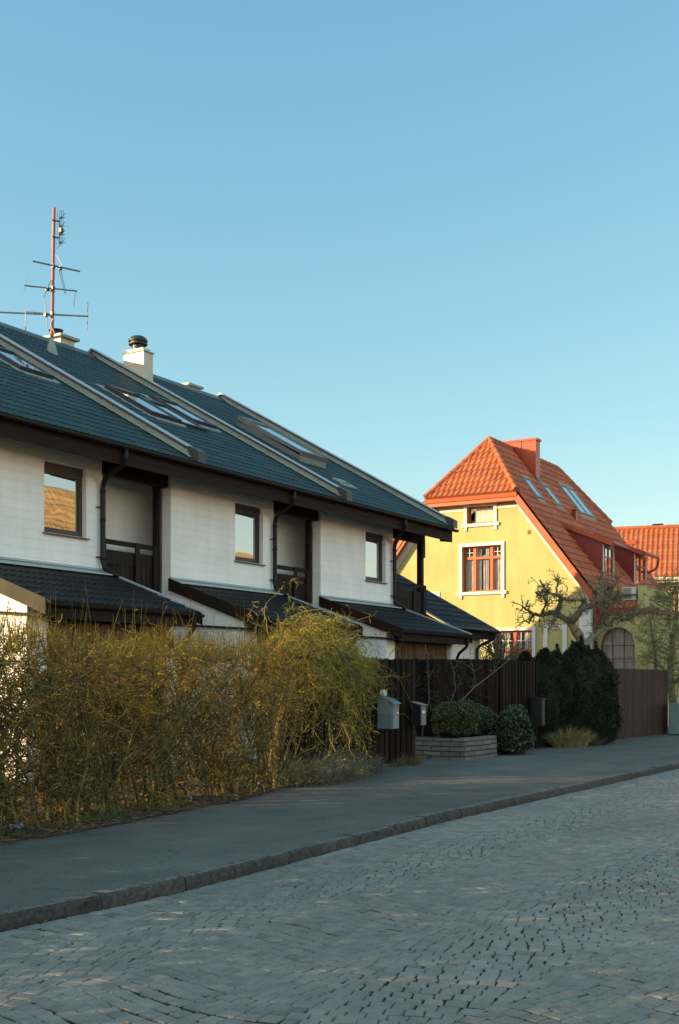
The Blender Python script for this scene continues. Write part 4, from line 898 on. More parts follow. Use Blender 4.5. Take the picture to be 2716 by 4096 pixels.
cb_ = thing('utility_cabinet', 'grey-green street cabinet at the end of the slat fence', 'cabinet', (34.95,9.5,.12))
MB().box(34.72,35.5,9.28,9.72,.14,.98).build('casing', 'cab', cb_); MB().box(34.70,35.52,9.26,9.74,.983,1.03).build('lid', 'cab', cb_)
MB().box(34.75,35.47,9.262,9.279,.18,.94).build('door', 'cab_front', cb_)
cb2 = thing('utility_cabinet', 'taller cabinet standing behind the grey-green one, beside the tree trunk', 'cabinet', (36.6,9.6,.12))
MB().box(36.2,37.0,9.4,9.8,.12,1.15).build('casing', 'cab', cb2); MB().box(36.18,37.02,9.38,9.82,1.153,1.2).build('lid', 'cab', cb2)

# ------------------------------------------------------------------ plants
def rv(r_, s=1.0): 
    v = Vector((r_.gauss(0,1), r_.gauss(0,1), r_.gauss(0,1))); v.normalize(); return v*s
def grow(mb, p, d, L, r, lvl, r_, wig=.35, grav=0.0, seg=4, kids=(3,5), shrink=.6, n=3, tint=None, rmin=.0022, spread=.9):
    p = Vector(p); d = Vector(d).normalized(); path = [p.copy()]; st_ = L/seg; dirs = [d.copy()]
    for i in range(seg):
        d = (d+rv(r_, wig)+Vector((0,0,grav))).normalized(); p = p+d*st_; path.append(p.copy()); dirs.append(d.copy())
    re_ = max(rmin, r*.45)
    mb.tube(path, [r+(re_-r)*i/seg for i in range(seg+1)], n if r < .02 else max(n,6), r_.random() if tint is None else min(1,max(0,r_.gauss(tint,.25))))
    if lvl > 0:
        for k in range(r_.randint(*kids)):
            i = r_.uniform(.25,1)*seg; j = min(seg-1,int(i)); q = path[j].lerp(path[j+1], i-j)
            nd = (dirs[j]*(1-spread*.5)+rv(r_, spread)).normalized()
            grow(mb, q, nd, L*shrink*r_.uniform(.7,1.2), max(rmin,r*.5), lvl-1, r_, wig, grav, max(3,seg-1), kids, shrink, n, tint, rmin, spread)
    return path

# hedge -------------------------------------------------
rh = random.Random(21)
hg = thing('hedge', 'tall leafless twiggy hedge lit yellow along the pavement', 'hedge', (9.5,9.2,.12))
def hf(u): return 8.55+.10*(u-7.5) if u > 5 else 8.3
def htop(u): return 2.02+.07*math.sin(u*2.3)+.05*math.sin(u*5.1+1)+.08*max(0,min(1,u-12))
sm = MB(); tw = MB()
for i in range(170):
    u = rh.uniform(5.2,14.3); y = hf(u)+(rh.uniform(.02,.3) if i%2 else rh.uniform(.2,.95)); h = htop(u)*rh.uniform(.7,1.0)
    p = Vector((u,y,.1)); path = [p.copy()]; d = Vector((rh.gauss(0,.28),rh.gauss(0,.16),1)).normalized(); n = 7
    for k in range(n): d = (d+Vector((rh.gauss(0,.22),rh.gauss(0,.15),.12))).normalized(); p = p+d*h/n; path.append(p.copy())
    r0 = rh.uniform(.010,.030); sm.tube(path, [r0*(1-.75*k/n) for k in range(n+1)], 6, rh.random())
    for k in range(1,n):
        for q in range(2):
            grow(sm, path[k], (rh.gauss(0,1),rh.gauss(0,.6),.55), rh.uniform(.3,.75), r0*.45, 0, rh, .3, .05, 5)
sm.build('stems', 'twig_dark', hg)
def twig(u, y, z, L, r, dirv, tint, side=3, wig=.42, n=4):
    p = Vector((u,y,z)); d = Vector(dirv).normalized(); path = [p.copy()]
    for k in range(n): d = (d+rv(rh,wig)).normalized(); p = p+d*L/n; path.append(p.copy())
    tw.tube(path, [r*(1-.6*k/n) for k in range(n+1)], 3, tint)
    for q in range(side):
        j = rh.randint(0,n-1); b0 = path[j].lerp(path[j+1], rh.random()); dd_ = (d*.4+rv(rh,1)).normalized(); l_ = rh.uniform(.03,.13)
        tw.tube([b0, b0+dd_*l_*.5, b0+(dd_+rv(rh,.5))*l_], [r*.7,r*.6,r*.4], 3, min(1,max(0,tint+rh.gauss(0,.25))))
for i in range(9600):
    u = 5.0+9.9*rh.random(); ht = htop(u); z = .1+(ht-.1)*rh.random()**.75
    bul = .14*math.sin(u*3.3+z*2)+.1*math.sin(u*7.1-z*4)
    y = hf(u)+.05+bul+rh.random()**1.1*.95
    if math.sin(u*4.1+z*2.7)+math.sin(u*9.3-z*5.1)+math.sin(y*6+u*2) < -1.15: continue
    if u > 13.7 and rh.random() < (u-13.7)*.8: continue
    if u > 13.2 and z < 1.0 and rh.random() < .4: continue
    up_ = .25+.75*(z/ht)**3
    twig(u, y, z, rh.uniform(.14,.42), rh.uniform(.003,.0075), (rh.gauss(.15,1),rh.gauss(0,.75)-.2,rh.gauss(up_*.35-.05,.5)), min(1,max(0,rh.gauss(.14+.42*z/ht,.32))))  # tint rises with height: sunlit gold above, shade below painted in
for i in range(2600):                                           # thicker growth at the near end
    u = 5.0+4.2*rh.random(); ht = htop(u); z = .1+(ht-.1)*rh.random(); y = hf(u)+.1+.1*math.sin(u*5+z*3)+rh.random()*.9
    twig(u, y, z, rh.uniform(.14,.40), rh.uniform(.003,.007), (rh.gauss(.1,1),rh.gauss(0,.75),rh.gauss(.15,.5)), min(1,max(0,rh.gauss(.14+.42*z/ht,.32))))  # same height tint, sun and shade put into the twig colour
for i in range(1700):                                           # upright shoots along the top, coloured golden as if sunlit
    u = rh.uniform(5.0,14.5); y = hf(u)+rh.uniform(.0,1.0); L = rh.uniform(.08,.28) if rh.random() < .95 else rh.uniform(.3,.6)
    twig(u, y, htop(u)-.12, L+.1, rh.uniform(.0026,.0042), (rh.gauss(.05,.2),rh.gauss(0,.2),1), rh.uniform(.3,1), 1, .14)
for q in range(16):                                             # a few tall wands at the right end of the hedge
    u = rh.uniform(8.5,13.6); y = hf(u)+rh.uniform(.3,.8); twig(u, y, 1.9, rh.uniform(.4,.95), .0045, (rh.gauss(.05,.1),0,1), .4, 2, .07)
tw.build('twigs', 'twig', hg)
hx = MB()                                                       # unseen hedge run, added taller and denser to keep sun off the road
for i in range(5000):
    u = rh.uniform(-9.5,5.0); h = 2.1+.9*min(1,max(0,(4.2-u)/2.0)); z = .1+(h-.1)*rh.random(); y = 8.4+rh.random()*1.5
    p = Vector((u,y,z)); d = Vector((rh.gauss(0,1),rh.gauss(0,1),rh.gauss(.2,.6))).normalized(); L = rh.uniform(.3,.7)
    hx.tube([p, p+d*L*.5, p+(d+rv(rh,.3))*L], [.03,.028,.018], 3, rh.random())
hx.build('unseen_shade_run', 'twig_dark', hg)
# wire fence behind the hedge
wfn = thing('wire_fence', 'wire mesh fence with square posts behind the yellow hedge', 'fence', (9.5,10.4,.12))
wm = MB()
for q in range(11): wm.tube([(5.5,10.35,.25+q*.125),(13.6,10.45,.25+q*.125)], .0022, 3)
for q in range(54): wm.tube([(5.5+q*.15,10.35+q*.0018,.25),(5.5+q*.15,10.35+q*.0018,1.5)], .0018, 3)
wm.build('mesh', 'alu', wfn)
for u in (6.2,8.3,10.4,12.5): MB().box(u-.04,u+.04,10.40,10.48,.1,1.75).build('post', 'timber', wfn)

# weeping tree ------------------------------------------
rw = random.Random(8)
wt_ = thing('weeping_tree', 'small weeping tree with umbrella of hanging yellow-green twigs', 'tree', (15.0,10.15,.12))
tk = MB()
tk.tube([(14.92,10.22,.05),(14.97,10.18,.5),(15.05,10.12,1.0),(15.15,10.05,1.4),(15.3,9.98,1.62)], [.12,.105,.10,.105,.09], 9, .4)
boughs = []
def bough(pts, r0, r1):
    n = len(pts); tk.tube(pts, [r0+(r1-r0)*k/(n-1) for k in range(n)], 7, rw.random()); boughs.append([Vector(p) for p in pts])
bough([(15.2,10.03,1.5),(15.42,9.85,1.58),(15.62,9.70,1.47),(15.68,9.62,1.2),(15.85,9.5,1.05),(15.95,9.42,.75)], .075, .03)
bough([(15.66,9.64,1.15),(15.66,9.62,.8),(15.78,9.58,.55)], .03, .015)
bough([(15.15,10.05,1.45),(15.35,10.1,1.9),(15.6,10.1,2.3),(16.0,10.0,2.35),(16.4,9.8,1.9)], .06, .02)
bough([(15.15,10.05,1.45),(15.0,9.95,1.95),(14.8,9.8,2.25),(14.5,9.65,2.1)], .055, .018)
bough([(15.3,9.98,1.6),(15.6,10.2,2.1),(16.0,10.4,2.2),(16.6,10.4,1.7)], .05, .018)
bough([(15.2,10.0,1.6),(15.2,9.7,2.1),(15.3,9.3,2.2),(15.4,9.0,1.7)], .05, .018)
bough([(16.15,9.8,1.6),(16.25,9.66,1.2),(16.3,9.6,.85),(16.42,9.5,.6)], .03, .016)
bough([(16.4,9.75,1.45),(16.6,9.65,1.1),(16.72,9.55,.8)], .028, .014)
tk.build('trunk', 'bark_warm', wt_, smooth=True)
ws = MB(); cx_, cy_ = 15.55, 9.85
def hang(p, out, zend, r, tint, nseg=9):
    p = Vector(p); path = [p.copy()]; d = Vector((out[0],out[1],.55)).normalized(); 
    for k in range(nseg*2):
        d = (d+Vector((rw.gauss(0,.13),rw.gauss(0,.13),-.17))).normalized(); p = p+d*.15; path.append(p.copy())
        if p.z < zend: break
    n = len(path); ws.tube(path, [max(.0022,r*(1-.8*k/n)) for k in range(n)], 4 if r > .006 else 3, tint)
    return path
def curl(p, d, L, r, n, grav, wig):
    path = [Vector(p)]; d = Vector(d).normalized()
    for k in range(n): d = (d+rv(rw,wig)+Vector((0,0,grav))).normalized(); path.append(path[-1]+d*L/n)
    ws.tube(path, [max(.002,r*(1-.75*k/n)) for k in range(n+1)], 4 if r > .006 else 3, min(1,max(0,rw.gauss(.5,.3))))
    return path
for i in range(430):
    an = rw.uniform(0,2*math.pi); rr = math.sqrt(rw.random()); cx, sy = math.cos(an), math.sin(an)
    zt = 2.62-.75*rr**2.2-.25*max(0,-cx)*rr
    p = (cx_+rr*cx*1.02, cy_+rr*sy*.72, zt-rw.random()**1.5*.55)
    drop = rw.choice((.35,.5,.7,.9,1.1,1.3)) if rr > .45 else rw.choice((.3,.45,.6))
    if -.86*cx-.52*sy > -.1: drop = min(drop, .38)
    path = curl(p, (cx*rw.uniform(.2,1.0)+rw.gauss(0,.5), sy*rw.uniform(.2,1.0)+rw.gauss(0,.5), rw.uniform(-.3,.8)), drop, rw.uniform(.004,.012), 13, -.10, .60)
    if path[-1].z < .15: continue
    for q in range(rw.randint(9,16)):
        j = rw.randint(0,len(path)-2); b0 = path[j].lerp(path[j+1], rw.random())
        pp = curl(b0, rv(rw,1)+Vector((0,0,-.2)), rw.uniform(.06,.26), .0038, 4, -.04, .7)
        if rw.random() < .6: curl(pp[1], rv(rw,1), .12, .0024, 2, -.1, .3)
for q in range(85):                                            # long hanging strings at the rim
    an = rw.uniform(-2.2,1.0); p = (cx_+math.cos(an)*rw.uniform(.6,1.05), cy_+math.sin(an)*rw.uniform(.4,.75), rw.uniform(.9,1.9))
    path = curl(p, (math.cos(an)*.5,math.sin(an)*.5,-.6), rw.uniform(.4,1.0), rw.uniform(.0025,.0055), 12, -.10, .46)
    for k in range(6): curl(path[rw.randint(1,8)], rv(rw,1), rw.uniform(.06,.16), .0028, 2, -.1, .3)
for q in range(7):                                              # arching shoots over the crown
    an = rw.uniform(-1.3,.5); curl((cx_+rw.uniform(-.6,.2),cy_+rw.uniform(-.3,.3),rw.uniform(2.35,2.6)), (math.cos(an),math.sin(an),.75), rw.uniform(.6,1.0), .010, 8, -.2, .10)
for q in range(8):
    path = curl((16.3+rw.uniform(-.2,.2),9.6+rw.uniform(-.3,.3),rw.uniform(1.6,2.0)), (.8,-.5,.5), rw.uniform(.9,1.5), .0045, 10, -.22, .10)
ws.build('crown', 'weep', wt_)
lv = MB()
for i in range(7000):
    an = rw.uniform(0,2*math.pi); rr = 1.25*math.sqrt(rw.random()); zt = 2.62-.55*rr*rr
    z = zt-rw.random()**1.6*1.5; p = (cx_+rr*math.cos(an)*1.0, cy_+rr*math.sin(an)*.75, z); d = rv(rw,1); lv.leaf(p, d, d.orthogonal().normalized(), rw.uniform(.015,.04), .012, rw.random())
lv.build('buds', 'weep', wt_)

# leafy clumps ------------------------------------------
def leafy(name, label, cat, c, rad, n, mat, size, seed, core='thuja_core', lump=.12, up_=.3, inner=.35, part='foliage', flat=1.0):
    r_ = random.Random(seed); t = thing(name, label, cat, (c[0],c[1],.12)); mb = MB()
    ph = [r_.uniform(0,6) for _ in range(6)]
    def surf(d): 
        f = 1+lump*(math.sin(d.x*4+ph[0])+math.sin(d.y*5+ph[1])+math.sin(d.z*6+ph[2]))/1.6+lump*.5*math.sin(d.x*11+d.z*9+ph[3])
        return f
    for i in range(n):
        d = rv(r_,1)
        if d.z < -.35: d.z = -d.z*.5; d.normalize()
        f = surf(d)*(1-inner*r_.random()**2.2)+r_.gauss(0,.03)
        p = Vector((c[0]+d.x*rad[0]*f, c[1]+d.y*rad[1]*f, c[2]+d.z*rad[2]*f))
        if p.z < .12: p.z = .12+r_.random()*.1
        nd = (d*.5+rv(r_,.8)+Vector((0,0,up_))).normalized(); sd_ = nd.cross(rv(r_,1)).normalized()
        L = size*r_.uniform(.6,1.3); mb.leaf(p, nd, sd_, L, L*r_.uniform(.5,.9)*flat, r_.random())
    mb.build(part, mat, t)
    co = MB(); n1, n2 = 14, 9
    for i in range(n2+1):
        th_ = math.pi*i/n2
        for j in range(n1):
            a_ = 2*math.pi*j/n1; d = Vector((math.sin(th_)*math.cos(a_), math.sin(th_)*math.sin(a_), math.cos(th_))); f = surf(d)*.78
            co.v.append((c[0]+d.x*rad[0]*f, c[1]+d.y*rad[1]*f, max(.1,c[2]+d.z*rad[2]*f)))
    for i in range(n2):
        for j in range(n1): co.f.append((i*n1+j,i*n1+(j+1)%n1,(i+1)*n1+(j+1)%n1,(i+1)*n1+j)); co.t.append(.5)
    co.build('stems', core, t); return t  # solid dark filler standing in for the shade inside the leaves
leafy('clipped_bush', 'round brown-green clipped bush in the block planter', 'bush', (21.75,10.42,.78), (.52,.42,.44), 9000, 'bush', .045, 1, lump=.10)
leafy('clipped_bush', 'smaller greener bush behind the round planter bush', 'bush', (22.75,10.55,.82), (.42,.4,.42), 5000, 'bush_green', .042, 2, lump=.16)
leafy('ivy_mound', 'mound of dark glossy ivy beside the planter', 'shrub', (23.55,9.92,.42), (.60,.40,.58), 9500, 'ivy', .056, 3, lump=.10, up_=-.1, flat=1.25)
# conifers
rt_ = random.Random(14)
th = thing('conifer_hedge', 'dense dark green conifer hedge between the two brown fences', 'hedge', (28,10.5,.12))
tb = MB(); tc = MB()
for (u,y,h,rd) in ((26.55,10.85,2.50,.36),(26.75,10.45,2.56,.48),(27.35,10.40,2.52,.58),(27.95,10.2,2.62,.60),(28.6,10.3,2.76,.62),(29.25,10.25,2.62,.60),(29.65,10.15,2.62,.46),(28.3,9.85,1.7,.50),(29.0,9.9,1.6,.42),(27.5,9.98,1.8,.46)):
    h -= .16; ph = [rt_.uniform(0,6) for _ in range(4)]
    def rad_(z, a): 
        f = z/h; prof = (1-max(0,(f-.62)/.38)**1.8)*(.80+.28*min(1,f*2.2)); return rd*prof*(1+.16*math.sin(a*3+z*3+ph[0])+.10*math.sin(a*5-z*7+ph[1]))
    for i in range(7200):
        z = .15+(h-.15)*rt_.random()**.9; a_ = rt_.uniform(0,2*math.pi); rr = rad_(z,a_)*(1-.35*rt_.random()**2.5)+rt_.gauss(0,.025)
        p = (u+rr*math.cos(a_), y+rr*math.sin(a_), z); d = (Vector((math.cos(a_)*.7,math.sin(a_)*.7,.75))+rv(rt_,.45)).normalized()
        sd_ = d.cross(rv(rt_,1)).normalized(); L = rt_.uniform(.035,.095); tb.leaf(p, d, sd_, L, L*.40, rt_.random())
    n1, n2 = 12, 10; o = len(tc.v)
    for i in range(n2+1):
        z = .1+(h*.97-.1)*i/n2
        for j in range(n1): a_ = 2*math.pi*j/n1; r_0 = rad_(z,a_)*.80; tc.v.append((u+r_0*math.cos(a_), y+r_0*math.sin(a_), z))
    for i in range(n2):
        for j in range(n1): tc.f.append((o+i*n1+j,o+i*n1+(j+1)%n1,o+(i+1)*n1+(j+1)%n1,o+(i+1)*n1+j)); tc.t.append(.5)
for (u,y,h) in ((26.7,10.4,2.62),(27.2,10.3,2.72),(27.7,10.2,2.6),(28.1,10.25,2.84),(28.6,10.2,2.98),(28.95,10.15,2.74),(29.4,10.1,2.84),(29.55,10.1,2.62),(28.35,10.1,2.7),(27.45,10.15,2.55)):   # feathery leading shoots
    h -= .20
    for i in range(700):
        z = h*(1-.24*rt_.random()**.8); f = (h-z)/h; a_ = rt_.uniform(0,6.283); rr = f*.75*rt_.random()**.5
        d = (Vector((math.cos(a_)*.5,math.sin(a_)*.5,1))+rv(rt_,.35)).normalized(); L = rt_.uniform(.03,.085); tb.leaf((u+rr*math.cos(a_),y+rr*math.sin(a_),z), d, d.cross(rv(rt_,1)).normalized(), L, L*.38, rt_.random())
tb.build('foliage', 'thuja', th); tc.build('dark_core', 'thuja_core', th)  # plain dark core painted as inner shade, blocks the view through
# straw grass
def blades(name, label, cat, c, rad, n, hgt, mat, seed, lean_=.5, r=.003, part=None, kind=None):
    r_ = random.Random(seed); mb = MB()
    for i in range(n):
        a_ = r_.uniform(0,6.283); q = math.sqrt(r_.random()); u = c[0]+q*rad[0]*math.cos(a_); y = c[1]+q*rad[1]*math.sin(a_); h = hgt*r_.uniform(.55,1.1)*(1-.3*q)
        d = Vector((math.cos(a_)*q*lean_+r_.gauss(0,.2), math.sin(a_)*q*lean_+r_.gauss(0,.2), 1)).normalized(); b0 = Vector((u,y,.11)); m1 = b0+d*h*.55; e_ = m1+(d+Vector((d.x*.8,d.y*.8,-.25))).normalized()*h*.5
        mb.tube([b0,m1,e_], [r,r*.8,r*.3], 3, r_.random())
    o = mb.build(name, mat, None, (c[0],c[1],.12)); tag(o, label, cat) if not kind else struct(o, kind); return o
blades('grass_clump', 'clump of bleached straw grass in front of the conifers', 'grass', (27.1,9.95), (.72,.34), 1900, .56, 'straw', 4, .55, .0045)
blades('grey_shrub', 'low grey shrub between the bleached grass and slat fence', 'shrub', (28.0,9.75), (.5,.22), 700, .36, 'sage', 5, .9, .004)
# low grey shrubs under the weeping tree
def scrub(label, c, rad, n, h, mat, seed):
    r_ = random.Random(seed); mb = MB()
    for i in range(n):
        a_ = r_.uniform(0,6.283); q = math.sqrt(r_.random()); u = c[0]+q*rad[0]*math.cos(a_); y = c[1]+q*rad[1]*math.sin(a_)
        grow(mb, (u,y,.1), (math.cos(a_)*q*.8+r_.gauss(0,.3), math.sin(a_)*q*.8+r_.gauss(0,.3), 1), h*r_.uniform(.5,1)*(1-.35*q), .004, 1, r_, .22, 0, 3, (4,7), .5, 3, None, .0022, .9)
    o = mb.build('low_shrub', mat, None, (c[0],c[1],.12)); tag(o, label, 'shrub')
scrub('grey-brown low shrub at the foot of the weeping tree', (15.3,9.55), (1.0,.35), 420, .52, 'sage', 6)
scrub('small twiggy shrub between the weeping tree and board fence', (16.7,9.85), (.75,.30), 330, .46, 'sage', 7)
scrub('small brown weeds at the foot of the mailbox fence', (19.3,10.2), (.55,.12), 110, .22, 'litter', 9)
# climbing rose in the planter
rr_ = random.Random(31); rs = thing('rose_shrub', 'thin bare rose stems in front of the wide board fence', 'shrub', (21.4,10.8,.5)); rb_ = MB()
for pts,r0 in (([(21.35,10.95,.45),(21.40,10.90,.9),(21.5,10.85,1.3),(21.55,10.9,1.7),(21.6,10.95,2.2)],.016),([(21.6,10.7,.5),(21.9,10.5,1.1),(22.3,10.2,1.55),(22.7,9.95,1.85),(23.1,9.8,2.1)],.018),([(21.45,11.1,.45),(21.35,11.15,1.0),(21.3,11.2,1.5),(21.2,11.3,2.25)],.012),([(21.8,10.8,.5),(22.0,10.7,1.0),(22.2,10.6,1.5),(22.3,10.7,1.9)],.010),([(22.3,10.2,1.55),(22.2,10.2,1.85),(22.25,10.3,2.2)],.008)):
    rb_.tube(pts, [r0*(1-.6*k/(len(pts)-1)) for k in range(len(pts))], 6, rr_.random())
    for k in range(1,len(pts)):
        for q in range(3): grow(rb_, pts[k], (rr_.gauss(0,1),rr_.gauss(0,.5),.7), rr_.uniform(.15,.4), .0045, 1, rr_, .3, 0, 3, (2,3))
rb_.build('stems', 'sage', rs)
lf_ = MB()
for i in range(260): p = (rr_.uniform(21.2,22.9), rr_.uniform(10.0,11.1), rr_.uniform(.8,2.0)); d = rv(rr_,1); lf_.leaf(p, d, d.orthogonal().normalized(), .035, .022, rr_.random())
lf_.build('leaves', 'bush_green', rs)

# gnarled fruit tree ------------------------------------
rg_ = random.Random(17); GD = 33.0
def W(x, y, dep):      # a branch point from its bearing and height as surveyed from the pavement
    px = 2000+x/2.19; py = 2200+y/2.19; X = (px-1358)/4779*dep; s = to_street(X, dep); return Vector((s[0],s[1],1.6+(2735-py)/4779*dep))
gt_ = thing('gnarled_tree', 'gnarled bare fruit tree with forked trunk above the conifers', 'tree', (31.6,11.3,.12)); gm = MB(); gtw = MB()
def limb(pts, r0, r1, knob=10, L=.34, lvl=2):
    P_ = [W(a,b_,GD+dz) for a,b_,dz in pts]; n = len(P_)
    fine = []
    for a,c in zip(P_,P_[1:]):
        for q in range(3): fine.append(a.lerp(c,q/3)+rv(rg_,.012))
    fine.append(P_[-1]); m_ = len(fine)
    gm.tube(fine, [(r0+(r1-r0)*k/(m_-1))*rg_.uniform(.85,1.2) for k in range(m_)], 8, rg_.random())
    for q in range(knob):
        i = rg_.uniform(.15,1)*(m_-1); j = min(m_-2,int(i)); p = fine[j].lerp(fine[j+1], i-j)
        grow(gtw, p, rv(rg_,1)+Vector((0,0,.5)), L*rg_.uniform(.5,1.2), .016, lvl, rg_, .55, .02, 4, (1,3), .62, 4, .4, .007, 1.1)
limb([(760,1500,0),(750,1000,0),(735,835,0),(690,740,0),(620,640,0)], .17, .115, 2)
limb([(620,640,0),(560,600,.1),(500,560,.2)], .10, .075, 4)
limb([(500,560,.2),(440,545,.3),(360,572,.4),(290,560,.5),(230,520,.5),(195,490,.5)], .065, .025, 22)
limb([(290,560,.5),(255,640,.5),(205,610,.5)], .035, .02, 8)
limb([(500,560,.2),(525,480,.0),(545,420,-.1),(500,388,-.2),(440,380,-.3),(400,340,-.4),(350,260,-.4)], .065, .02, 24)
limb([(440,380,-.3),(370,400,-.5),(310,370,-.6)], .035, .02, 14)
limb([(500,388,-.2),(495,330,-.1),(510,290,0),(500,262,.1)], .035, .018, 10)
limb([(545,420,-.1),(620,440,-.3),(700,430,-.5),(760,425,-.5)], .045, .03, 10)
limb([(360,572,.4),(400,480,.2),(420,450,.2)], .035, .02, 16)
limb([(500,560,.2),(460,640,-.3),(440,700,-.4)], .03, .018, 16)
limb([(620,640,0),(660,590,-.2),(720,520,-.3),(800,490,-.4),(860,440,-.5),(900,380,-.5)], .105, .05, 16)
limb([(700,520,-.3),(720,470,0),(745,440,.2)], .06, .04, 4)
limb([(860,440,-.5),(880,330,-.3),(890,250,-.2)], .05, .02, 22, .40)
limb([(860,440,-.5),(960,400,-.2),(1010,300,0),(1030,250,.1)], .045, .018, 26, .40)
limb([(900,420,-.5),(1000,430,.3),(1060,470,.5)], .035, .018, 24, .36)
limb([(860,450,-.5),(920,500,-.9),(1000,490,-1)], .04, .018, 24, .36)
limb([(745,1100,0),(770,860,0),(785,790,.1),(830,740,.3),(900,700,.5),(950,685,.6)], .10, .06, 4)
limb([(950,685,.6),(915,630,.6),(905,560,.5),(940,530,.4)], .055, .03, 10)
limb([(950,685,.6),(990,650,.7),(985,610,.8),(1060,570,.9),(1150,550,1),(1250,525,1)], .055, .02, 22)
limb([(1000,600,.8),(1040,600,1),(1130,615,1.1),(1200,570,1.2)], .035, .015, 18)
limb([(900,700,.5),(850,660,.2),(800,665,0)], .035, .015, 12)
gm.build('trunk', 'bark', gt_, smooth=True); gtw.build('crown', 'bark', gt_)

# pollard tree ------------------------------------------
rp = random.Random(41); pt = thing('pollard_tree', 'small pollarded bare tree by the black annex roof', 'tree', (33.0,14.2,.12)); pm = MB(); ptw = MB()
pb0 = Vector((32.75,14.1,.1)); pm.tube([pb0, pb0+Vector((.03,0,1.2)), pb0+Vector((0,.05,2.1))], [.17,.13,.15], 9)
for q in range(8):
    a_ = rp.uniform(0,6.283); d = Vector((math.cos(a_)*.9, math.sin(a_)*.9, rp.uniform(.4,1.3)))
    path = grow(pm, pb0+Vector((0,.05,rp.uniform(1.5,2.1))), d, rp.uniform(.6,.95), .065, 0, rp, .3, .1, 4, n=6)
    for k in range(7): 
        e_ = path[-1] if k < 5 else path[2]
        grow(ptw, e_, rv(rp,.6)+Vector((0,0,.8)), rp.uniform(.25,.5), .02, 2, rp, .32, .08, 3, (1,3), .6, 4, .4, .006, .8)
for k in range(9): grow(ptw, pb0+Vector((0,.05,2.1)), rv(rp,.8)+Vector((0,0,1)), rp.uniform(.5,.95), .03, 2, rp, .3, .08, 4, (2,4), .6, 4, .4, .006, .8)
for k in range(14): grow(ptw, pb0+Vector((.5,-.5,rp.uniform(.8,1.6))), Vector((.6,-.8,.2))+rv(rp,.9), rp.uniform(.3,.6), .010, 2, rp, .3, 0, 4, (2,3), .6, 3, .4, .005, .9)
pm.build('trunk', 'bark', pt, smooth=True); ptw.build('crown', 'bark', pt)

# grey-green tree at the right edge ----------------------
rb2 = random.Random(52); bt = thing('birch_tree', 'fine-twigged grey-green tree behind the end of the slat fence', 'tree', (36.8,10.3,.12)); bk = MB(); btw = MB()
B0 = Vector((36.3,10.05,.1)); tp = [B0, B0+Vector((.0,.0,.8)), B0+Vector((-.03,.08,1.7)), B0+Vector((.05,.05,2.6)), B0+Vector((.15,-.05,3.6)), B0+Vector((.2,-.1,4.6))]
bk.tube(tp, [.14,.12,.11,.09,.06,.02], 9)
bk.tube([B0+Vector((.3,.5,0)), B0+Vector((.2,.55,1.5)), B0+Vector((.1,.6,2.6)), B0+Vector((-.1,.7,3.6))], [.07,.06,.05,.02], 7)
for i in range(64):
    z = rb2.uniform(1.3,4.5); a_ = rb2.uniform(0,6.283); p = B0+Vector((0,.1,z)); L = 1.35*(1-max(0,(z-2.6)/3.0))*rb2.uniform(.6,1.1)
    grow(btw, p, (math.cos(a_),math.sin(a_),.55), L, .022, 3, rb2, .30, -.03, 5, (3,5), .55, 3, .5, .0042, .85)
bk.build('trunk', 'bark', bt, smooth=True); btw.build('crown', 'birch', bt)

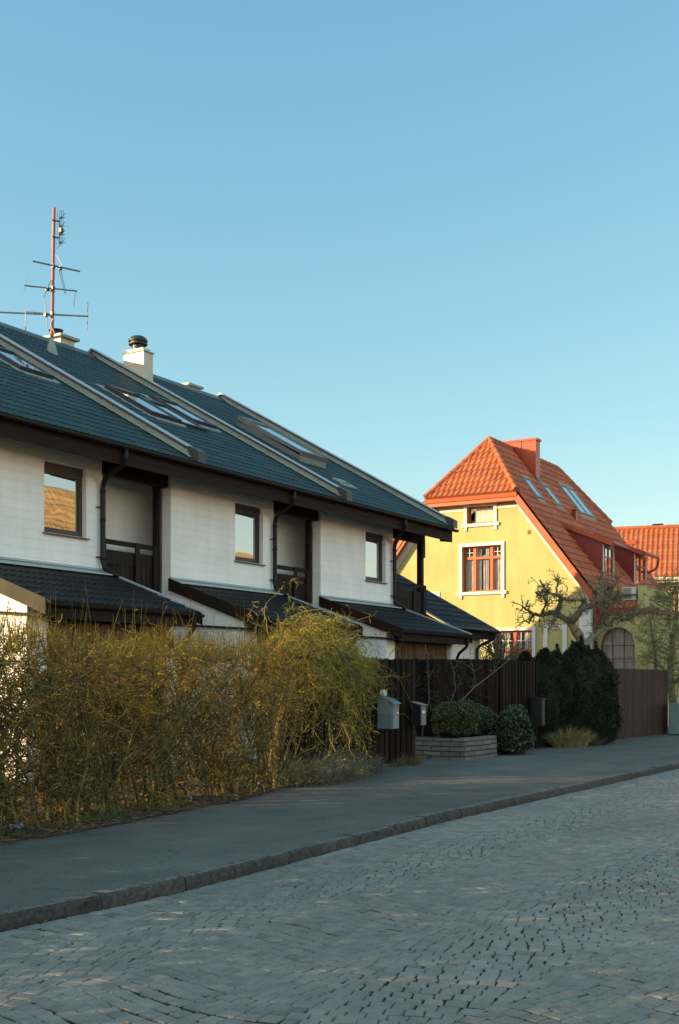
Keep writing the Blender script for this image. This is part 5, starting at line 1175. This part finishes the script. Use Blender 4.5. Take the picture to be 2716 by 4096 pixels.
# ground litter, weeds, crocuses -------------------------
rl_ = random.Random(77); lt = MB()
for i in range(5200):
    u = rl_.uniform(6.5,18.5); q = abs(rl_.gauss(0,.35)); y = foot(u)-.06+q; d = Vector((rl_.gauss(0,1),rl_.gauss(0,1),rl_.gauss(0,.15))).normalized(); z = .125+min(.06,q*.1)+rl_.random()*.015
    if rl_.random() < .5: L = rl_.uniform(.04,.2); lt.tube([(u,y,z),(u+d.x*L,y+d.y*L*.6,z+.01)], .0028, 3, rl_.random())
    else: lt.leaf((u,y,z), d, Vector((-d.y,d.x,rl_.gauss(0,.4))), rl_.uniform(.02,.05), .025, rl_.random())
for i in range(500):
    u = rl_.uniform(5.5,30); lt.leaf((u, kerb_y(u)-rl_.random()**2*.10-.02, .036), (rl_.gauss(0,1),rl_.gauss(0,.5),.1), (0,.5,.3), rl_.uniform(.01,.035), .015, rl_.random())
for i in range(420):
    u = rl_.uniform(6,24); y = rl_.uniform(6.3,9.0)
    if y < foot(u): lt.leaf((u,y,.119), (rl_.gauss(0,1),rl_.gauss(0,1),.05), (0,.5,.2), rl_.uniform(.012,.03), .012, rl_.random())
struct(lt.build('leaf_litter', 'litter'), 'stuff')
gw = MB()
for i in range(900):
    u = rl_.choice((8.0,9.6,10.9,13.6,14.6,16.9,20.6))+rl_.gauss(0,.35); y = foot(u)+.12+abs(rl_.gauss(0,.18)); b0 = Vector((u,y,.13)); d = Vector((rl_.gauss(0,.5),rl_.gauss(-.1,.4),1)).normalized(); h = rl_.uniform(.05,.2)
    gw.tube([b0,b0+d*h*.6,b0+d*h+Vector((d.x,d.y,-.3))*h*.4], [.0035,.003,.001], 3, rl_.random())
struct(gw.build('grass', 'grass'), 'stuff')
for lb,cu,cy2 in (('lilac crocuses under the hedge, farthest from the mailboxes',8.25,8.6),('lilac crocuses under the middle of the hedge',11.6,9.05),('lilac crocuses near the foot of the weeping tree',13.4,9.35)):
    t = thing('crocus_clump', lb, 'flowers', (cu,cy2,.13)); fl = MB(); stm = MB()
    for q in range(9):
        u = cu+rl_.gauss(0,.10); y = cy2+rl_.gauss(0,.04); z = .13+rl_.uniform(.06,.10); stm.tube([(cu,cy2,.125),(u,y,z)], .002, 3)
        for k in range(5): a_ = k*1.257; fl.leaf((u,y,z), Vector((math.cos(a_)*.5,math.sin(a_)*.5,1)).normalized(), (-math.sin(a_),math.cos(a_),0), .035, .014)
    fl.build('petals', 'lilac', t); stm.build('stalks', 'grass', t)
